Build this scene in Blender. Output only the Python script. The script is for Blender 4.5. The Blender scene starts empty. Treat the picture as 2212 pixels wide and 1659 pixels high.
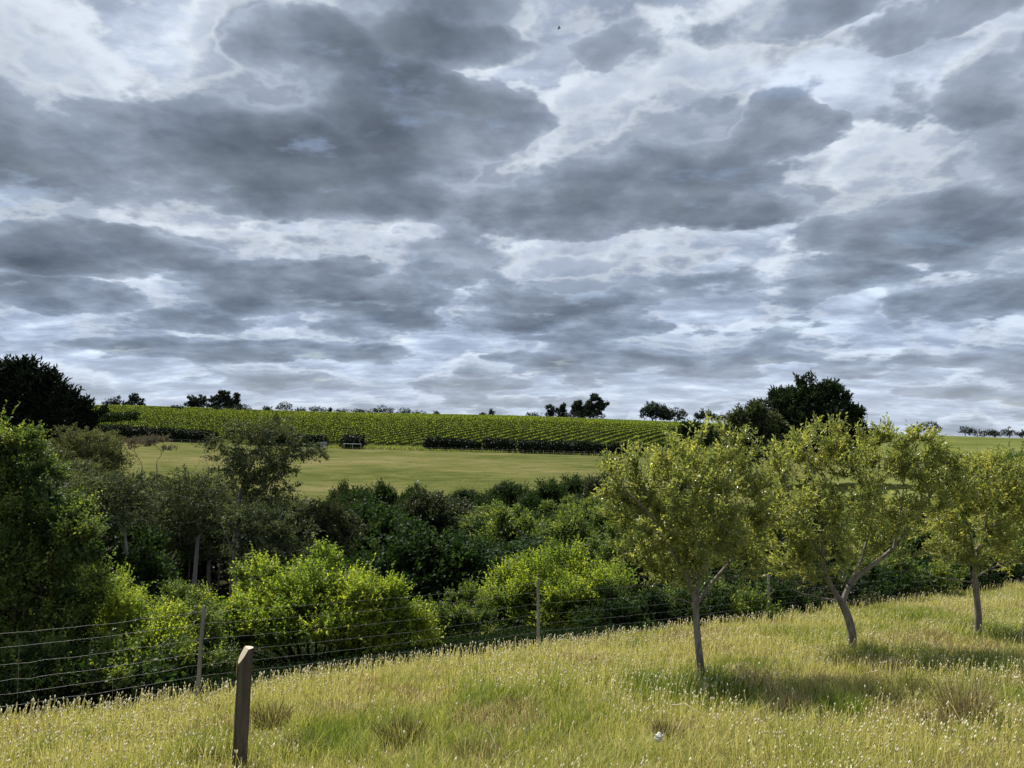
import bpy, bmesh, math
import numpy as np
from mathutils import Vector, Matrix

# ------------------------------------------------------------------ camera, sky, sun, exposure
SC = bpy.context.scene
COL = SC.collection
FOC = 773.0                      # focal length in pixels of a 1024 px wide picture
PITCH = math.radians(2.52)
cam_d = bpy.data.cameras.new('camera')
cam_d.sensor_width = 36.0
cam_d.lens = FOC / 1024 * 36.0
cam_d.clip_start = 0.05
cam_d.clip_end = 20000
cam = bpy.data.objects.new('camera', cam_d)
COL.objects.link(cam)
cam.location = (0, 0, 0)
cam.rotation_euler = (math.pi / 2 + PITCH, 0, 0)
SC.camera = cam
SC.view_settings.view_transform = 'Standard'
SC.view_settings.look = 'None'
SC.view_settings.exposure = 0.64
SC.view_settings.gamma = 1.0
SC.view_settings.use_curve_mapping = False
cy = SC.cycles
cy.max_bounces = 6; cy.diffuse_bounces = 3; cy.glossy_bounces = 2
cy.transmission_bounces = 4; cy.transparent_max_bounces = 4
cy.use_denoising = True
cy.caustics_reflective = False; cy.caustics_refractive = False

SUN_EL, SUN_AZ = 55.0, -37.0     # degrees; azimuth from the view direction, negative = left
sa, se = math.radians(SUN_AZ), math.radians(SUN_EL)
SUN_DIR = Vector((math.sin(sa) * math.cos(se), math.cos(sa) * math.cos(se), math.sin(se)))
sun_d = bpy.data.lights.new('sun', 'SUN')
sun_d.energy = 5.0
sun_d.angle = math.radians(0.53)
sun_d.color = (1.0, 0.95, 0.86)
sun = bpy.data.objects.new('sun', sun_d)
COL.objects.link(sun)
sun.rotation_euler = (-SUN_DIR).to_track_quat('-Z', 'Y').to_euler()
sun.location = (0, 0, 60)


class NT:
    """small helper for writing node graphs"""
    def __init__(self, tree):
        self.t = tree; self.N = tree.nodes; self.L = tree.links
    def n(self, kind, **kw):
        o = self.N.new(kind)
        for k, v in kw.items():
            setattr(o, k, v)
        return o
    def put(self, sock, v):
        if isinstance(v, bpy.types.NodeSocket):
            self.L.new(v, sock)
        else:
            sock.default_value = v
    def m(self, op, a, b=None, c=None, clamp=False):
        o = self.n('ShaderNodeMath', operation=op, use_clamp=clamp)
        self.put(o.inputs[0], a)
        if b is not None: self.put(o.inputs[1], b)
        if c is not None: self.put(o.inputs[2], c)
        return o.outputs[0]
    def vm(self, op, a, b=None, scale=None):
        o = self.n('ShaderNodeVectorMath', operation=op)
        self.put(o.inputs[0], a)
        if b is not None: self.put(o.inputs[1], b)
        if scale is not None: self.put(o.inputs['Scale'], scale)
        return o.outputs['Value' if op in ('LENGTH', 'DOT_PRODUCT', 'DISTANCE') else 'Vector']
    def xyz(self, x, y, z=0.0):
        o = self.n('ShaderNodeCombineXYZ')
        self.put(o.inputs[0], x); self.put(o.inputs[1], y); self.put(o.inputs[2], z)
        return o.outputs[0]
    def noise(self, vec, scale, detail=4.0, rough=0.55, dist=0.0, color=False, dims='2D'):
        o = self.n('ShaderNodeTexNoise', noise_dimensions=dims)
        self.put(o.inputs['Vector'], vec)
        o.inputs['Scale'].default_value = scale
        o.inputs['Detail'].default_value = detail
        o.inputs['Roughness'].default_value = rough
        o.inputs['Distortion'].default_value = dist
        return o.outputs['Color' if color else 'Fac']
    def smooth(self, v, lo, hi):
        o = self.n('ShaderNodeMapRange', interpolation_type='SMOOTHSTEP')
        self.put(o.inputs[0], v)
        o.inputs[1].default_value = lo; o.inputs[2].default_value = hi
        o.inputs[3].default_value = 0.0; o.inputs[4].default_value = 1.0
        return o.outputs[0]
    def ramp(self, fac, stops, interp='LINEAR'):
        o = self.n('ShaderNodeValToRGB')
        cr = o.color_ramp
        cr.interpolation = interp
        while len(cr.elements) > 1:
            cr.elements.remove(cr.elements[-1])
        cr.elements[0].position = stops[0][0]
        cr.elements[0].color = tuple(stops[0][1]) + (1,)
        for p, c in stops[1:]:
            e = cr.elements.new(p)
            e.color = tuple(c) + (1,)
        self.put(o.inputs[0], fac)
        return o.outputs[0]
    def mix(self, fac, a, b, mode='MIX'):
        o = self.n('ShaderNodeMix', data_type='RGBA', blend_type=mode)
        self.put(o.inputs[0], fac)
        for s, v in ((o.inputs[6], a), (o.inputs[7], b)):
            if isinstance(v, tuple) and len(v) == 3: v = v + (1,)
            self.put(s, v)
        return o.outputs[2]


# cloud masses of the day, in degrees: azimuth, elevation, half width, reach up, reach down, weight
DARK = [
    (-17.3, 16.4, 13.3, 4.21, 2.32, 0.85),
    (-30.6, 16.5, 9.1, 3.52, 2.23, 0.60),
    (-14.0, 25.1, 7.5, 2.50, 2.89, 0.75),
    (-5.3, 21.0, 7.6, 3.90, 3.13, 0.85),
    (-3.7, 26.9, 5.9, 1.68, 1.73, 0.55),
    (9.8, 16.1, 10.7, 4.07, 2.58, 0.78),
    (15.0, 14.6, 8.3, 1.88, 1.11, 0.90),
    (3.6, 14.3, 5.2, 1.47, 1.48, 0.75),
    (11.4, 20.7, 5.0, 3.27, 2.46, 0.60),
    (19.4, 19.3, 4.3, 2.63, 1.79, 0.62),
    (18.8, 26.5, 9.3, 2.13, 1.23, 0.70),
    (30.2, 24.6, 7.8, 1.99, 1.53, 0.72),
    (32.5, 19.8, 4.7, 2.59, 1.59, 0.70),
    (27.1, 19.9, 3.3, 1.93, 1.12, 0.45),
    (8.1, 25.6, 3.1, 2.54, 1.16, 0.50),
    (-28.6, 10.4, 8.2, 2.19, 1.42, 0.82),
    (-31.7, 7.6, 6.7, 1.29, 0.92, 0.70),
    (-15.3, 8.7, 9.2, 1.95, 1.64, 0.62),
    (-10.7, 6.7, 5.3, 1.51, 0.94, 0.75),
    (-11.9, 10.5, 3.1, 0.99, 0.59, 0.68),
    (-24.7, 6.6, 6.2, 0.87, 0.56, 0.60),
    (-19.4, 4.6, 13.7, 1.03, 0.64, 0.52),
    (0.5, 7.6, 4.8, 2.37, 1.30, 0.66),
    (8.0, 6.0, 4.0, 2.03, 1.29, 0.50),
    (14.0, 4.6, 8.7, 1.82, 1.00, 0.66),
    (0.1, 3.7, 5.8, 1.37, 0.75, 0.50),
    (30.4, 7.6, 4.9, 1.75, 1.32, 0.66),
    (24.0, 9.5, 4.3, 1.23, 0.74, 0.50),
    (19.0, 9.1, 3.7, 2.23, 1.93, 0.48),
    (27.6, 12.1, 7.8, 2.34, 1.48, 0.50),
    (-13.6, 2.4, 4.9, 0.67, 0.40, 0.40),
    (-3.6, 2.5, 5.8, 0.55, 0.41, 0.42),
    (-29.7, 4.3, 4.4, 0.59, 0.42, 0.45),
    (26.6, 3.5, 5.5, 0.67, 0.55, 0.40),
    (29.3, 1.6, 3.9, 0.48, 0.36, 0.35),
    (1.5, 1.1, 5.5, 0.48, 0.31, 0.40),
]
BRIGHT = [
    (-27.1, 23.7, 8.0, 2.85, 2.96, 0.80),
    (-31.6, 18.7, 3.0, 1.60, 1.36, 0.40),
    (-7.6, 15.5, 1.9, 1.28, 1.30, 0.55),
    (-26.0, 12.9, 8.3, 0.42, 0.36, 0.50),
    (-3.3, 13.5, 5.8, 1.48, 1.33, 0.55),
    (2.9, 19.2, 3.1, 1.87, 1.91, 0.50),
    (-0.9, 25.8, 3.8, 1.71, 1.46, 0.55),
    (12.8, 23.2, 5.0, 1.16, 1.18, 0.35),
    (15.1, 12.6, 6.4, 0.64, 0.58, 0.45),
    (-3.3, 10.3, 4.1, 1.34, 1.35, 0.50),
    (13.2, 7.4, 5.9, 0.99, 0.73, 0.50),
    (25.2, 21.2, 3.1, 1.38, 1.40, 0.40),
    (18.7, 1.7, 12.1, 1.29, 0.97, 0.45),
    (-26.9, 2.2, 5.4, 0.92, 0.76, 0.50),
    (-29.6, 5.3, 5.2, 0.53, 0.48, 0.45),
    (17.1, 10.9, 4.7, 0.64, 0.64, 0.40),
]


def build_sky():
    w = bpy.data.worlds.new('World')
    SC.world = w
    w.use_nodes = True
    g = NT(w.node_tree)
    g.N.clear()
    out = g.n('ShaderNodeOutputWorld')
    bg = g.n('ShaderNodeBackground')
    g.L.new(bg.outputs[0], out.inputs[0])
    D = g.vm('NORMALIZE', g.n('ShaderNodeTexCoord').outputs['Generated'])
    sp = g.n('ShaderNodeSeparateXYZ'); g.L.new(D, sp.inputs[0])
    x, y, z = sp.outputs
    zc = g.m('MAXIMUM', z, -0.06)
    az = g.m('MULTIPLY', g.m('ARCTAN2', x, y), 57.29578)
    el = g.m('MULTIPLY', g.m('ARCSINE', z), 57.29578)
    elc = g.m('MAXIMUM', el, 0.0)
    # a deck of cumulus: five slices through it, from the flat base up to the tops, each seen in perspective
    inv = g.m('DIVIDE', 1.0, g.m('ADD', zc, 0.20))
    px, py = g.m('MULTIPLY', x, inv), g.m('MULTIPLY', y, inv)
    P0 = g.xyz(px, py, 0.0)
    warp = g.vm('SUBTRACT', g.noise(g.xyz(g.m('MULTIPLY', x, inv), g.m('MULTIPLY', y, inv), 0.0), 2.1, 5.0, 0.6, color=True), (0.5, 0.5, 0.5))
    ws = g.n('ShaderNodeSeparateXYZ'); g.L.new(warp, ws.inputs[0])
    ampE = g.m('MULTIPLY_ADD', elc, 0.26, 0.7)
    az2 = g.m('MULTIPLY_ADD', ws.outputs[0], g.m('MULTIPLY', ampE, 2.0), az)
    wobE = g.m('MULTIPLY', ws.outputs[1], ampE)

    def blobs(lst, lo, hi, elv):
        acc = None
        for ca, ce, hw, hu, hd, w_ in lst:
            dx = g.m('DIVIDE', g.m('SUBTRACT', az2, ca), hw)
            de = g.m('SUBTRACT', elv, ce)
            dy = g.m('MAXIMUM', g.m('DIVIDE', de, hu), g.m('DIVIDE', de, -hd))
            d2 = g.m('MULTIPLY_ADD', dx, dx, g.m('MULTIPLY', dy, dy))
            b_ = g.m('MULTIPLY', g.smooth(d2, hi, lo), w_)
            acc = b_ if acc is None else g.m('SMOOTH_MAX', acc, b_, 0.1)
        return acc
    TOP = 1.36
    thick = g.m('MULTIPLY_ADD', g.smooth(elc, 1.0, 17.0), 0.80, 0.20)     # far clouds overlap: only the nearest ones show
    el_top = g.m('DIVIDE', elc, g.m('MULTIPLY_ADD', thick, TOP - 1.0, 1.0))
    dk0 = blobs(DARK, 0.2, 1.7, g.m('ADD', el, wobE))
    dk1 = blobs(DARK, 0.2, 1.7, g.m('ADD', el_top, wobE))
    br = blobs(BRIGHT, 0.0, 1.4, g.m('ADD', el, wobE))
    # thin high sheet behind the deck
    hs = g.noise(g.vm('MULTIPLY', P0, (1.0, 1.5, 1.0)), 3.0, 6.0, 0.6)
    cloud = g.ramp(g.m('MULTIPLY_ADD', br, -0.10, hs), [(0.24, (0.66, 0.73, 0.82)), (0.40, (0.43, 0.495, 0.60)), (0.54, (0.30, 0.352, 0.445)), (0.72, (0.225, 0.27, 0.35))])
    NL = 5
    belly = g.noise(P0, 5.2, 4.0, 0.55)
    lit = [(0.0,), (0.25, 0.295, 0.37), (0.32, 0.37, 0.455), (0.41, 0.465, 0.555), (0.54, 0.60, 0.68)]
    for k in range(NL - 1, -1, -1):
        f = k / (NL - 1)
        P = g.vm('SCALE', P0, scale=g.m('MULTIPLY_ADD', thick, (TOP - 1.0) * f, 1.0))
        n_ = g.noise(P, 2.0, 7.0, 0.56)
        bias = g.m('MULTIPLY_ADD', dk0, 0.335 * (1 - f), g.m('MULTIPLY', dk1, 0.335 * f))
        m_ = g.m('ADD', g.m('MULTIPLY_ADD', br, -0.10, n_), bias)
        m_ = g.m('SUBTRACT', m_, 0.525 + 0.075 * f)
        alpha = g.smooth(m_, 0.0, 0.075 + 0.02 * f)
        if k == 0:
            c = g.ramp(g.m('MULTIPLY', m_, 2.4), [(0.0, (0.40, 0.46, 0.55)), (0.18, (0.24, 0.285, 0.355)), (0.5, (0.152, 0.184, 0.232)), (1.0, (0.088, 0.109, 0.140))])
        else:
            c = g.mix(g.m('MULTIPLY', g.smooth(m_, 0.13, 0.0), 0.72), lit[k], (0.66, 0.70, 0.745))
            c = g.mix(g.smooth(m_, 0.10, 0.36), c, (0.20, 0.24, 0.31))
        if k == 0:               # uneven belly of the clouds
            c = g.mix(1.0, c, g.ramp(belly, [(0.28, (0.80, 0.82, 0.85)), (0.72, (1.24, 1.22, 1.20))]), 'MULTIPLY')
        cloud = g.mix(alpha, cloud, c)
    # low in the sky the clouds are bluer and paler
    low = g.smooth(elc, 16.0, 2.0)
    cloud = g.mix(low, cloud, g.mix(1.0, cloud, (0.95, 1.0, 1.06), 'MULTIPLY'))
    cloud = g.mix(g.m('MULTIPLY', g.smooth(elc, 6.0, 0.5), 0.30), cloud, (0.54, 0.565, 0.595))
    T = hs
    sky = g.n('ShaderNodeTexSky', sky_type='NISHITA', sun_disc=False)
    sky.sun_elevation = se
    sky.sun_rotation = sa
    blue = g.vm('SCALE', sky.outputs[0], scale=0.1)
    cover = g.smooth(T, 0.25, 0.40)
    c = g.mix(g.m('MULTIPLY_ADD', cover, 0.25, 0.75), blue, cloud)
    # the ground half of the sphere is never seen: keep it dull
    c = g.mix(g.smooth(z, -0.05, -0.09), c, (0.10, 0.11, 0.06))
    g.L.new(c, bg.inputs[0])
    bg.inputs[1].default_value = 0.86
    w.cycles.sampling_method = 'NONE'


build_sky()


# ------------------------------------------------------------------ helpers
RNG = np.random.default_rng(11)


def vec3(a):
    return np.asarray(a, dtype=np.float64)


def unit(a):
    a = np.asarray(a, dtype=np.float64)
    return a / np.maximum(np.linalg.norm(a, axis=-1, keepdims=True), 1e-9)


def at(px, py, depth):
    """the point at a distance of `depth` metres ahead seen at (px, py) of a 2212 px wide picture"""
    X = (px * 1024 / 2212 - 512) / FOC
    Z = -(py * 1024 / 2212 - 384) / FOC
    y = math.cos(PITCH) - Z * math.sin(PITCH)
    z = math.sin(PITCH) + Z * math.cos(PITCH)
    return np.array([X, y, z]) * (depth / y)


def metres(px, depth):
    return px * 1024 / 2212 / FOC * depth


def hash2(ix, iy, seed):
    n = (ix.astype(np.int64) * 374761393 + iy.astype(np.int64) * 668265263 + seed * 974634777) & 0x7fffffff
    n = ((n ^ (n >> 13)) * 1274126177) & 0x7fffffff
    n = n ^ (n >> 16)
    return (n & 0xffff) / 65535.0


def vnoise(x, y, seed=0):
    x = np.asarray(x, float); y = np.asarray(y, float)
    ix = np.floor(x); iy = np.floor(y)
    fx = x - ix; fy = y - iy
    fx = fx * fx * (3 - 2 * fx); fy = fy * fy * (3 - 2 * fy)
    a = hash2(ix, iy, seed); b = hash2(ix + 1, iy, seed)
    c = hash2(ix, iy + 1, seed); d = hash2(ix + 1, iy + 1, seed)
    return (a * (1 - fx) + b * fx) * (1 - fy) + (c * (1 - fx) + d * fx) * fy


def fbm(x, y, seed=0, oct=4):
    s = 0; a = 0.5; t = 0
    for k in range(oct):
        s = s + a * vnoise(x * 2 ** k, y * 2 ** k, seed + k * 17); t += a; a *= 0.5
    return s / t


class MB:
    """collects polygons in numpy arrays and links them as one mesh object"""
    def __init__(self):
        self.v = []; self.f = []; self.m = []; self.t = []; self.s = []; self.n = 0
    def add(self, v, f, mat=0, tint=0.5, smooth=False):
        v = np.asarray(v, np.float32).reshape(-1, 3); f = np.asarray(f, np.int64)
        self.v.append(v); self.f.append(f + self.n)
        self.m.append(np.full(len(f), mat, np.int32))
        self.t.append(np.broadcast_to(np.asarray(tint, np.float32), (len(f),)).copy())
        self.s.append(np.full(len(f), smooth, bool))
        self.n += len(v)
    def mesh(self, name, mats):
        me = bpy.data.meshes.new(name)
        V = np.concatenate(self.v)
        me.vertices.add(len(V)); me.vertices.foreach_set('co', V.ravel())
        lens = np.concatenate([np.full(len(f), f.shape[1], np.int32) for f in self.f])
        idx = np.concatenate([f.ravel() for f in self.f]).astype(np.int32)
        me.loops.add(len(idx)); me.loops.foreach_set('vertex_index', idx)
        me.polygons.add(len(lens))
        st = np.zeros(len(lens), np.int32); st[1:] = np.cumsum(lens)[:-1]
        me.polygons.foreach_set('loop_start', st)
        me.polygons.foreach_set('material_index', np.concatenate(self.m))
        me.polygons.foreach_set('use_smooth', np.concatenate(self.s))
        a = me.attributes.new('tint', 'FLOAT', 'FACE')
        a.data.foreach_set('value', np.concatenate(self.t))
        for m in mats:
            me.materials.append(m)
        me.update(calc_edges=True)
        return me
    def build(self, name, mats, parent=None):
        if not isinstance(mats, (list, tuple)): mats = [mats]
        o = bpy.data.objects.new(name, self.mesh(name, mats))
        COL.objects.link(o)
        if parent is not None: o.parent = parent
        return o
    # ---- shapes
    def tube(self, pts, rad, sides=6, mat=0, tint=0.5, cap=True):
        pts = vec3(pts); n = len(pts)
        rad = np.broadcast_to(np.asarray(rad, float), (n,))
        T = unit(np.gradient(pts, axis=0))
        ref = np.array([0.0, 0, 1]) if abs(T[0, 2]) < 0.9 else np.array([0.0, 1.0, 0])
        U = np.zeros_like(pts)
        u = ref - T[0] * ref.dot(T[0])
        for i in range(n):
            u = u - T[i] * u.dot(T[i]); u = u / max(np.linalg.norm(u), 1e-9); U[i] = u
        B = np.cross(T, U)
        a = np.linspace(0, 2 * np.pi, sides, endpoint=False)
        V = pts[:, None] + rad[:, None, None] * (U[:, None] * np.cos(a)[None, :, None] + B[:, None] * np.sin(a)[None, :, None])
        i = np.arange(n - 1)[:, None] * sides; j = np.arange(sides)[None]; k = (j + 1) % sides
        F = np.stack([i + j, i + k, i + sides + k, i + sides + j], -1).reshape(-1, 4)
        self.add(V, F, mat, tint, True)
        if cap and sides >= 3:
            c = V[-1]
            self.add(c, np.arange(sides)[None], mat, tint)
    def box(self, c, size, rz=0.0, mat=0, tint=0.5):
        sx, sy, sz = [s / 2 for s in size]
        v = np.array([[x, y, z] for z in (-sz, sz) for x, y in ((-sx, -sy), (sx, -sy), (sx, sy), (-sx, sy))])
        cz, s = math.cos(rz), math.sin(rz)
        v = np.stack([v[:, 0] * cz - v[:, 1] * s, v[:, 0] * s + v[:, 1] * cz, v[:, 2]], 1) + vec3(c)
        self.add(v, [[3, 2, 1, 0], [4, 5, 6, 7], [0, 1, 5, 4], [1, 2, 6, 5], [2, 3, 7, 6], [3, 0, 4, 7]], mat, tint)
    def leaves(self, P, A, L, W, rng, up=0.6, mat=0, tint=None, fold=0.12, N0=None):
        P = vec3(P); A = unit(A); n = len(P)
        if N0 is None: N0 = unit(rng.normal(size=(n, 3)) + np.array([0, 0, up * 2]))
        S = unit(np.cross(A, N0)); Nn = np.cross(S, A)
        L = np.broadcast_to(np.asarray(L, float), (n,))[:, None] * rng.uniform(.7, 1.25, (n, 1))
        Wd = np.broadcast_to(np.asarray(W, float), (n,))[:, None] * rng.uniform(.75, 1.2, (n, 1)) * .5
        mid = P + A * L * .45 + Nn * L * fold
        V = np.stack([P, mid + S * Wd, P + A * L, mid - S * Wd], 1)
        if tint is None: tint = rng.uniform(0, 1, n)
        self.add(V, np.arange(4 * n).reshape(n, 4), mat, tint)


def tag(o, label=None, cat=None, group=None, kind=None):
    if label: o['label'] = label
    if cat: o['category'] = cat
    if group: o['group'] = group
    if kind: o['kind'] = kind
    return o


def thing(name, label, cat, loc=(0, 0, 0), group=None, rz=0.0):
    o = bpy.data.objects.new(name, None)
    o.empty_display_size = 0.3
    COL.objects.link(o)
    o.location = [float(c) for c in loc]
    o.rotation_euler = (0, 0, rz)
    return tag(o, label, cat, group)


def copy_tree(o, loc, rz, scale, label=None, group=None):
    c = o.copy(); COL.objects.link(c)
    c.location = [float(k) for k in loc]; c.rotation_euler = (0, 0, rz); c.scale = scale
    if label: c['label'] = label
    if group: c['group'] = group
    for ch in o.children:
        d = ch.copy(); COL.objects.link(d); d.parent = c
    return c


# ------------------------------------------------------------------ materials
def new_mat(name):
    m = bpy.data.materials.new(name); m.use_nodes = True
    g = NT(m.node_tree); g.N.clear()
    out = g.n('ShaderNodeOutputMaterial')
    return m, g, out


def leaf_mat(name, stops, trans, tr_fac=0.45, rough=0.45, spec=0.35, patch=0.6, pscale=0.8):
    """leaves: per-leaf tint through a colour ramp, light coming through from behind"""
    m, g, out = new_mat(name)
    at_ = g.n('ShaderNodeAttribute', attribute_name='tint')
    co = g.n('ShaderNodeTexCoord').outputs['Object']
    nz = g.noise(co, pscale, 2.0, 0.5, dims='3D')
    f = g.m('MULTIPLY_ADD', g.m('SUBTRACT', nz, 0.5), patch * 2.2, at_.outputs['Fac'], clamp=True)
    col = g.ramp(f, stops)
    tcol = g.mix(1.0, col, trans, 'MULTIPLY')
    b = g.n('ShaderNodeBsdfPrincipled')
    g.L.new(col, b.inputs['Base Color']); b.inputs['Roughness'].default_value = rough
    b.inputs['Specular IOR Level'].default_value = spec
    t = g.n('ShaderNodeBsdfTranslucent'); g.L.new(tcol, t.inputs[0])
    mx = g.n('ShaderNodeMixShader'); mx.inputs[0].default_value = tr_fac
    g.L.new(b.outputs[0], mx.inputs[1]); g.L.new(t.outputs[0], mx.inputs[2])
    g.L.new(mx.outputs[0], out.inputs[0])
    return m


def bark_mat(name, c0, c1, scale=6.0, stretch=(1, 1, 0.25), rough=0.85, bump=0.35):
    m, g, out = new_mat(name)
    co = g.n('ShaderNodeTexCoord').outputs['Object']
    mp = g.n('ShaderNodeMapping'); g.L.new(co, mp.inputs[0]); mp.inputs['Scale'].default_value = stretch
    nz = g.noise(mp.outputs[0], scale, 6.0, 0.62, 0.3, dims='3D')
    col = g.ramp(nz, [(0.3, c0), (0.7, c1)])
    b = g.n('ShaderNodeBsdfPrincipled')
    g.L.new(col, b.inputs['Base Color']); b.inputs['Roughness'].default_value = rough
    b.inputs['Specular IOR Level'].default_value = 0.2
    bp = g.n('ShaderNodeBump'); bp.inputs['Strength'].default_value = bump; bp.inputs['Distance'].default_value = 0.02
    g.L.new(nz, bp.inputs['Height']); g.L.new(bp.outputs[0], b.inputs['Normal'])
    g.L.new(b.outputs[0], out.inputs[0])
    return m


M = {}
M['olive_leaf'] = leaf_mat('olive yellow leaves', [(0, (.10, .125, .045)), (.5, (.205, .222, .078)), (.85, (.305, .305, .10)), (1, (.41, .36, .095))],
                           (2.0, 2.0, .95), 0.5, 0.34, 0.6, 0.3, 0.9)
M['lime_leaf'] = leaf_mat('bright yellow green leaves', [(0, (.045, .080, .016)), (.4, (.125, .175, .028)), (.75, (.245, .275, .045)), (1, (.36, .36, .055))],
                          (2.1, 2.2, .9), 0.48, 0.5, 0.3, 0.5, 0.6)
M['green_leaf'] = leaf_mat('mid green leaves', [(0, (.03, .058, .018)), (.55, (.082, .118, .030)), (1, (.25, .27, .06))],
                           (1.8, 1.9, .8), 0.40, 0.5, 0.3, 0.5, 0.5)
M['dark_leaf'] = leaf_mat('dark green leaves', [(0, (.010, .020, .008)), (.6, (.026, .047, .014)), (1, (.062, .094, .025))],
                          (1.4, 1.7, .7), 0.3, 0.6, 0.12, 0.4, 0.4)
M['brown_leaf'] = leaf_mat('brownish green leaves', [(0, (.018, .027, .011)), (.6, (.038, .050, .018)), (1, (.08, .088, .032))],
                           (1.4, 1.5, .8), 0.3, 0.55, 0.25, 0.4, 0.4)
M['gum_leaf'] = leaf_mat('grey green eucalypt leaves', [(0, (.020, .032, .018)), (.55, (.058, .076, .036)), (1, (.16, .172, .075))],
                         (1.5, 1.5, .8), 0.28, 0.6, 0.16, 0.45, 0.35)
M['wattle_leaf'] = leaf_mat('olive wattle leaves', [(0, (.045, .056, .025)), (.6, (.105, .118, .048)), (1, (.20, .20, .08))],
                            (1.4, 1.4, .8), 0.3, 0.6, 0.18, 0.45, 0.35)
M['conifer'] = leaf_mat('near black conifer needles', [(0, (.006, .010, .006)), (.6, (.012, .019, .010)), (1, (.022, .032, .015))],
                        (1.2, 1.3, .8), 0.12, 0.7, 0.12, 0.3, 0.2)
M['pine'] = leaf_mat('dark green pine needles', [(0, (.010, .018, .008)), (.6, (.022, .038, .014)), (1, (.045, .065, .022))],
                     (1.3, 1.4, .8), 0.2, 0.6, 0.18, 0.35, 0.2)
M['hazed_far_leaf'] = leaf_mat('far tree leaves with haze in the colour', [(0, (.020, .030, .022)), (.6, (.036, .050, .034)), (1, (.065, .082, .05))],
                         (1.3, 1.4, .8), 0.2, 0.7, 0.1, 0.3, 0.08)  # lighter, bluer green that paints in the haze of distance
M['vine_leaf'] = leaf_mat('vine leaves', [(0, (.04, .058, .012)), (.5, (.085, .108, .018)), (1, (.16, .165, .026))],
                          (1.4, 1.5, .7), 0.08, 0.7, 0.08, 0.12, 0.03)  # kept dark and opaque so the row sides look shaded
M['vine_lit_shoot'] = leaf_mat('vine shoots in a sunlit tone', [(0, (.105, .150, .026)), (1, (.215, .245, .042))], (1.9, 2.0, .8), 0.48, 0.6, 0.15, 0.1, 0.03)  # paler than the wall leaves: sunlight on the row tops put into colour
M['hedge_leaf'] = leaf_mat('clipped hedge leaves', [(0, (.007, .013, .006)), (.6, (.013, .023, .009)), (1, (.03, .05, .014))],
                           (1.3, 1.6, .7), 0.10, 0.6, 0.2, 0.35, 0.1)
M['seed_brown'] = leaf_mat('dry brown seed heads', [(0, (.09, .08, .055)), (.6, (.15, .135, .09)), (1, (.22, .20, .14))],
                           (1.2, 1.1, .9), 0.25, 0.8, 0.1, 0.3, 0.5)
M['grass'] = leaf_mat('meadow grass blades', [(0, (.08, .135, .018)), (.22, (.165, .22, .036)), (.45, (.30, .31, .085)), (.66, (.46, .43, .19)), (.80, (.56, .50, .30)), (.88, (.25, .185, .10)), (1, (.11, .07, .04))],
                      (1.5, 1.45, .9), 0.4, 0.5, 0.3, 0.0, 1.0)
M['shade_leaf'] = leaf_mat('undergrowth leaves in a shade tone', [(0, (.008, .015, .007)), (.6, (.018, .032, .011)), (1, (.04, .06, .018))], (1.3, 1.6, .7), .2, .7, .06, .4, .6)  # darker than dark_leaf, painting in the shade beneath the bushes
M['dead_grass'] = leaf_mat('dead brown tussock blades', [(0, (.045, .034, .018)), (.5, (.115, .088, .046)), (1, (.28, .23, .13))], (1.2, 1.1, .9), .22, .7, .1, 0, 1)
M['seed_head'] = leaf_mat('pale fluffy seed heads', [(0, (.48, .42, .26)), (.5, (.66, .60, .44)), (1, (.86, .82, .68))], (1.1, 1.1, 1.0), 0.4, 0.8, 0.1, 0.0, 1.0)
M['young_bark'] = bark_mat('grey brown young bark', (.065, .054, .042), (.27, .24, .195), 14.0, (1, 1, .3))
M['gum_bark'] = bark_mat('pale grey gum bark', (.10, .095, .083), (.40, .38, .34), 1.6, (1, 1, .2))
M['dark_bark'] = bark_mat('dark bark', (.02, .017, .013), (.075, .062, .048), 3.0, (1, 1, .3))
M['dead_wood'] = bark_mat('bare grey twigs', (.07, .06, .055), (.19, .165, .15), 3.0)
M['old_timber'] = bark_mat('weathered timber', (.10, .095, .082), (.29, .275, .24), 9.0, (1, 1, .08), .9, .25)
M['rail_paint'] = bark_mat('pale weathered rails', (.18, .19, .19), (.34, .35, .35), 2.0)


# ------------------------------------------------------------------ ground: near paddock, gully, far hillside
def fence_y(u):
    return 15.2 / (1 - 0.69 * u)          # the fence runs along y = 15.2 + 0.69 x


def near_z(x, y):
    return -2.45 + 0.022 * x - 0.14 * y - 0.002 * min(x, 0.0) ** 2


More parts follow.
